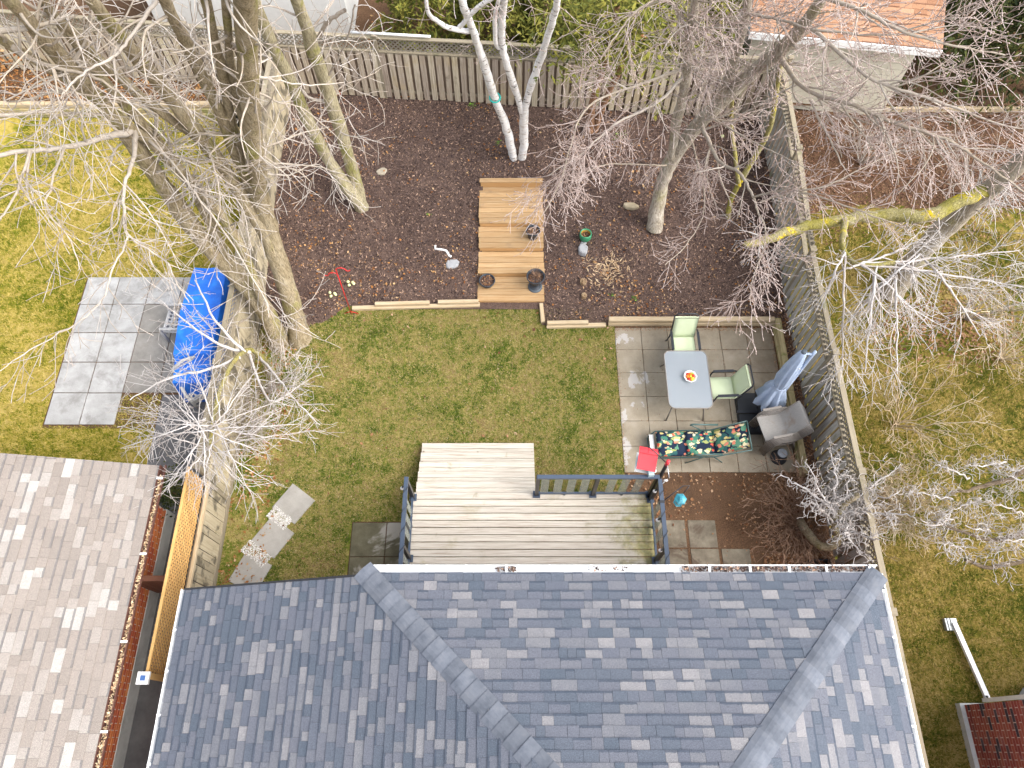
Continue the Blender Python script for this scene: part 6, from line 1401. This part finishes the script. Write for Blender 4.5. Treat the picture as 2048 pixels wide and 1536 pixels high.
wisp('low tangle of thin grey twigs along the foot of the left fence', 540, 780, 30, 1.1, 1.0, 'twig_pale', P_r, 0.007, 2, arc=(-1.8, 1.8))
wisp('second low tangle of thin grey twigs nearer the stepping stones', 505, 870, 22, 0.9, 0.9, 'twig_pale', P_r, 0.007, 2, arc=(-1.8, 1.8))

# ================================================================== EVERGREENS
def cedar(label, x, y, h, r, n, m, z0=0.5, droop=0.0, name='cedar_tree', lower=0.05, box=None):
    t = thing(name, label, 'tree', (x, y, z0)); 
    tubes('trunk', [(np.array([(x, y, z0 - .1), (x + .05, y, z0 + h * .5), (x, y, z0 + h * .95)]), np.array([.13, .09, .02]))], 8, 'bark_red', t)
    u = RNG.random(n) ** 0.8; z = z0 + lower * h + (1 - lower) * h * u; a = RNG.uniform(0, 6.283, n); lob = 1 + 0.25 * np.sin(a * 5 + z * 3) + 0.18 * np.sin(a * 9 - z * 7)
    rr_ = r * (1 - 0.85 * u) * lob * (0.45 + 0.55 * RNG.random(n) ** 0.4); P = np.stack([x + rr_ * np.cos(a), y + rr_ * np.sin(a), z - 0.15 * rr_], 1)
    k = 4; Q = np.repeat(P, k, 0) + RNG.normal(0, .05, (n * k, 3)); aa = np.repeat(a, k) + RNG.normal(0, .7, n * k)
    o = scatter_quads('foliage', Q, (0.07, 0.20), m, 0.35, 0.9, parent=t, ang=aa)
    return t
cedar('yellow-green cedar behind the fence left of the birch', -2.2, 17.6, 3.2, 1.5, 3400, 'cedar_leaf')
cedar('yellow-green cedar behind the fence just left of the white birch trunks', -0.4, 17.2, 3.0, 1.4, 3200, 'cedar_leaf')
cedar('yellow-green cedar behind the fence between the birch trunks', 1.2, 17.0, 3.4, 1.5, 3400, 'cedar_leaf')
cedar('dense cedar behind the fence right of the birch', 2.6, 16.5, 3.8, 1.5, 3600, 'cedar_leaf')
cedar('dense cedar drooping over the rear fence by the copper post cap', 3.9, 16.2, 3.9, 1.6, 3600, 'cedar_leaf')
cedar('dark cedar beside the left end of the cream garage', 5.0, 16.4, 3.6, 1.2, 2600, 'cedar_leaf')
cedar('dark green cedar right of the garage, nearest it', 11.6, 16.6, 4.2, 1.6, 3600, 'cedar_dark', 0.1)
cedar('dark green cedar in the upper right corner', 13.3, 16.4, 4.4, 1.6, 3600, 'cedar_dark', 0.1)
cedar('tall dark green cedar at the far right behind the others', 14.2, 18.2, 4.8, 1.7, 3000, 'cedar_dark', 0.1)
t10 = thing('cedar_tree', 'two bare brown cedar stems inside the rear fence right of the birch', 'tree', G(1182, 262, .6))
for q in ([(1180, 264, .55, .10), (1185, 210, 1.5, .09), (1200, 150, 2.6, .085), (1225, 60, 4.0, .07), (1235, 10, 4.8, .05)], [(1190, 262, .55, .08), (1215, 190, 1.9, .075), (1250, 120, 3.1, .06), (1290, 40, 4.3, .05)]):
    p, r = limb(q); tubes('trunk', [(p, r)], 9, 'bark_red', t10)
q0 = np.array(G(1225, 50, 4.2)); Q = q0 + RNG.normal(0, 1, (5200, 3)) * np.array([.75, .5, .5]); scatter_quads('foliage', Q, (0.07, 0.2), 'cedar_leaf', .35, .9, parent=t10)
c = G(20, 130, 0.4); t11 = thing('dry_shrub', 'small shrub of dry orange leaves at the upper left edge', 'shrub', (c.x, c.y, .36)); Q = np.array([c.x, c.y, .8]) + RNG.normal(0, .25, (500, 3)); scatter_quads('foliage', Q, (.06, .14), 'leaf_orange', .7, .9, parent=t11)
MB().tube([(c.x, c.y, .3), (c.x, c.y, .9)], [.02, .01], 6).build('stem', 'bark_red', t11)
c = G(345, 985, .3); t12 = thing('evergreen_shrub', 'small dark evergreen shrub between beige roof corner and fence', 'shrub', (c.x, c.y, 0)); Q = np.array([c.x, c.y, .45]) + RNG.normal(0, .16, (900, 3)) * np.array([1, 1.2, 1]); scatter_quads('foliage', Q, (.04, .09), 'cedar_dark', .6, .9, parent=t12)
MB().tube([(c.x, c.y, 0), (c.x, c.y, .5)], [.03, .01], 6).build('stem', 'bark_red', t12)
# garden fence post with copper cap
c = Vector((3.05, RF(3.05) - .02, 2.42)); pc = thing('post_cap', 'copper coloured post cap on the rear fence right of the birch', 'post cap', c)
MB().box((c.x, c.y, c.z + .12), (.08, .08, .5)).build('post', 'wood_rail', pc); MB().lathe([(.11, .36), (.11, .39), (.05, .44), (0, .45)], 4, c).build('cap', 'copper_cap', pc)

# ================================================================== GRASS, MULCH, LEAVES
lm_ = rect_mask((-3.3, -1.84, 1.5, 4.06), (-1.93, 2.75, 0, 4.45), (-1.92, 0.5, 4.3, 5.62))
def own(x, y): return lm_(x, y) & ((x > -4.95 + 0.5 * bumps(x * 1.3, y * 1.3)) | (RNG.random(len(x)) < .25)) & ((x > -3.7) | (y < bed_front(x) + .05 + .2 * bumps(x, y)))
def own2(x, y):
    k = own(x, y)
    for (px, py, a) in ((587, 1007, .62), (545, 1074, .6), (500, 1146, .42), (560, 1036, .62), (513, 1108, .62)):
        c = G(px, py); dx, dy = x - c.x, y - c.y; u = dx * math.cos(-a) + dy * math.sin(-a); v = -dx * math.sin(-a) + dy * math.cos(-a)
        k &= ~((abs(u) < .33) & (abs(v) < .32))
    return k
grass_blades('grass', LX + .05, 2.36, 1.9, 9.12, 4200, 'lawn_blade', own2, label='short patchy green and straw lawn grass between steps and deck')
grass_blades('grass', -13.2, LX - .15, 4.3, 15.1, 2600, 'lawn_gold_blade', rect_mask((-10.17, -8.6, 6.15, 9.97), (-8.6, -5.9, 6.9, 9.97), (-7.72, -5.9, 3, 7)), label='golden green lawn grass of the left neighbour')
def east(x, y): return (y < 11.6 + .6 * bumps(x, y)) | (RNG.random(len(x)) < .15)
grass_blades('grass', RX + .1, 13.2, -1.5, 12.6, 2600, 'lawn_olive_blade', lambda x, y: east(x, y) & ~((x > 8.15) & (y < .65)) & (RNG.random(len(x)) < np.where((y > 7.5) & (y < 9.5) & (x > 8.6), .35, 1)), label='olive green lawn grass of the right neighbour')
def pts(n, x0, x1, y0, y1, zf, mask=None, up=0.02):
    x = RNG.uniform(x0, x1, n); y = RNG.uniform(y0, y1, n)
    if mask is not None: k = mask(x, y); x, y = x[k], y[k]
    z = zf(x, y) + RNG.uniform(0.004, up, len(x)); return np.stack([x, y, z], 1)
inbed = lambda x, y: np.where(x < -3.7, y > bed_front(x) + .15 * bumps(x, y), np.where(x < .72, y > 9.25, y > 8.78)) & (y < RF(x) - .05) & ~((x > SX0) & (x < SX1) & (y > 9.2) & (y < 12.55))
scatter_quads('mulch_chips', pts(90000, LX + .05, RX - .05, 8.5, 15.6, bed_h, inbed, .035), (.02, .085), 'mulch_chip', .38, .7, label='dark bark mulch covering the garden bed', cat='mulch')
def clumpy(x, y): return RNG.random(len(x)) < np.clip(.25 + .9 * bumps(x * .9 + 2, y * .9), 0.05, 1)
front = lambda x, y: inbed(x, y) & clumpy(x, y) & (RNG.random(len(x)) < np.where((x < -4.6) | (y < 10.4), 1, np.where(x > 3, .6, .28)))
scatter_quads('fallen_leaves', pts(20000, LX + .05, RX - .05, 8.5, 15.6, bed_h, front, .05), (.025, .085), 'leaf_orange', .75, .6, label='orange brown fallen leaves scattered over the mulch', cat='leaves')
flat = lambda x, y: 0 * x
strip_l = lambda x, y: (x < -4.9 + .5 * bumps(x * 1.3, y * 1.3)) & lm_(x, y)
scatter_quads('fallen_leaves', pts(7000, LX + .05, -4.2, 2.0, 9.0, flat, lambda x, y: strip_l(x, y) & clumpy(x * 1.5, y * 1.5), .05), (.025, .085), 'leaf_orange', .75, .6, label='fallen leaves piled along the foot of the left fence', cat='leaves')
scatter_quads('fallen_leaves', pts(900, LX + .2, 2.3, 2.0, 9.0, flat, lambda x, y: lm_(x, y) & clumpy(x, y), .05), (.03, .10), 'leaf_brown', .75, .6, label='single brown leaves scattered over the lawn', cat='leaves')
scatter_quads('fallen_leaves', pts(6500, 2.4, RX - .05, 1.9, 5.05, flat, lambda x, y: (RNG.random(len(x)) < np.where((x < 4.6) & (y < 4.05), .10, 1)) & clumpy(x, y + 3), .05), (.03, .08), 'leaf_brown', .75, .6, label='brown leaves covering the bed right of the deck', cat='leaves')
scatter_quads('fallen_leaves', pts(1500, 6.1, RX - .02, 5.0, 8.8, lambda x, y: 0 * x + .06, None, .04), (.02, .07), 'leaf_brown', .7, .6, label='leaves in the narrow strip between patio and fence', cat='leaves')
def pat_edge(x, y): 
    gx = np.abs(((x - 2.36) / .602 + .5) % 1 - .5); gy = np.abs(((y - 5.10) / .585 + .5) % 1 - .5)
    return (np.minimum(gx, gy) < .02) & (RNG.random(len(x)) < np.clip((x - 2.2) / 3.2, .1, 1)) | (y > 8.52) | (x > 5.9) | (RNG.random(len(x)) < .012) | ((x < 2.42) & (RNG.random(len(x)) < .6))
scatter_quads('patio_debris', pts(26000, 2.36, 6.0, 5.08, 8.64, lambda x, y: 0 * x + .022, pat_edge, .012), (.01, .035), 'leaf_brown', .5, .3, label='brown debris in the joints of the slab patio', cat='debris')
scatter_quads('fallen_leaves', pts(22000, RX + .1, 13.5, 10.6, 15.3, lambda x, y: 0 * x + .02, lambda x, y: RNG.random(len(x)) < sstep(10.6, 13, y + .6 * bumps(x, y)), .05), (.02, .07), 'leaf_dark', .75, .6, label='red brown leaf litter behind the right fence', cat='leaves')
scatter_quads('fallen_leaves', pts(7000, 8.2, 12.5, 7.4, 10.2, flat, lambda x, y: RNG.random(len(x)) < np.exp(-(((x - 10) / 1.5) ** 2 + ((y - 8.6) / .8) ** 2)), .04), (.03, .09), 'leaf_brown', .75, .6, label='patch of brown leaves on the right neighbour lawn', cat='leaves')
scatter_quads('fallen_leaves', pts(3500, -14, LX - .1, 15.4, 16.6, lambda x, y: 0 * x + .37, None, .05), (.03, .10), 'leaf_orange', .75, .6, label='leaves on the raised border behind the left lawn', cat='leaves')
scatter_quads('fallen_leaves', pts(2500, 5.0, RX, 1.9, 3.4, flat, None, .05), (.03, .08), 'leaf_brown', .75, .6, label='leaves under the red-brown shrub by the house corner', cat='leaves')
scatter_quads('fallen_leaves', pts(3000, -4, 4.5, 15.3, 18.5, lambda x, y: 0 * x + .56, None, .06), (.04, .12), 'leaf_orange', .75, .6, label='leaves on the ground behind the rear fence', cat='leaves')
scatter_quads('thatch', pts(30000, LX + .2, 2.3, 2.0, 9.05, flat, lambda x, y: own2(x, y), .045), (.012, .04), 'thatch', .4, .6, label='bits of brown thatch and clippings in the lawn', cat='thatch')
c = G(1215, 540, .15); q = RNG.normal(0, 1, (260, 2)) * np.array([.24, .2]); P = np.stack([c.x + q[:, 0], c.y + q[:, 1], bed_h(c.x + q[:, 0], c.y + q[:, 1]) + RNG.uniform(.01, .05, 260)], 1)
scatter_quads('dead_foliage', P, (.06, .17), 'straw', .22, .4, label='patch of withered straw coloured hosta leaves on the mulch', cat='leaves')
def weed(label, px, py, n, r):
    c = G(px, py, .4); c = G(px, py, bh(c.x, c.y)); q = RNG.normal(0, r * .5, (n, 2)); P = np.stack([c.x + q[:, 0], c.y + q[:, 1], np.full(n, c.z) + RNG.uniform(.01, .06, n)], 1)
    t = thing('weed', label, 'weed', c, 'green weeds sprouting in the mulch'); scatter_quads('leaf_cluster', P, (.02, .06), 'weed_leaf', .5, .6, parent=t)
weed('bright green weed at the fence foot left of the birch', 943, 212, 40, .10)
weed('small green weed at the base of the birch', 996, 287, 24, .06)
weed('green weed on the mulch below the flat tan stone', 857, 431, 18, .05)
weed('green shoots under the pinkish twigs near the rear fence', 1240, 272, 50, .14)
weed('green shoots in the mulch just right of the withered hosta patch', 1268, 597, 26, .07)
weed('green shoots in the mulch in front of the withered hosta patch', 1223, 590, 26, .07)
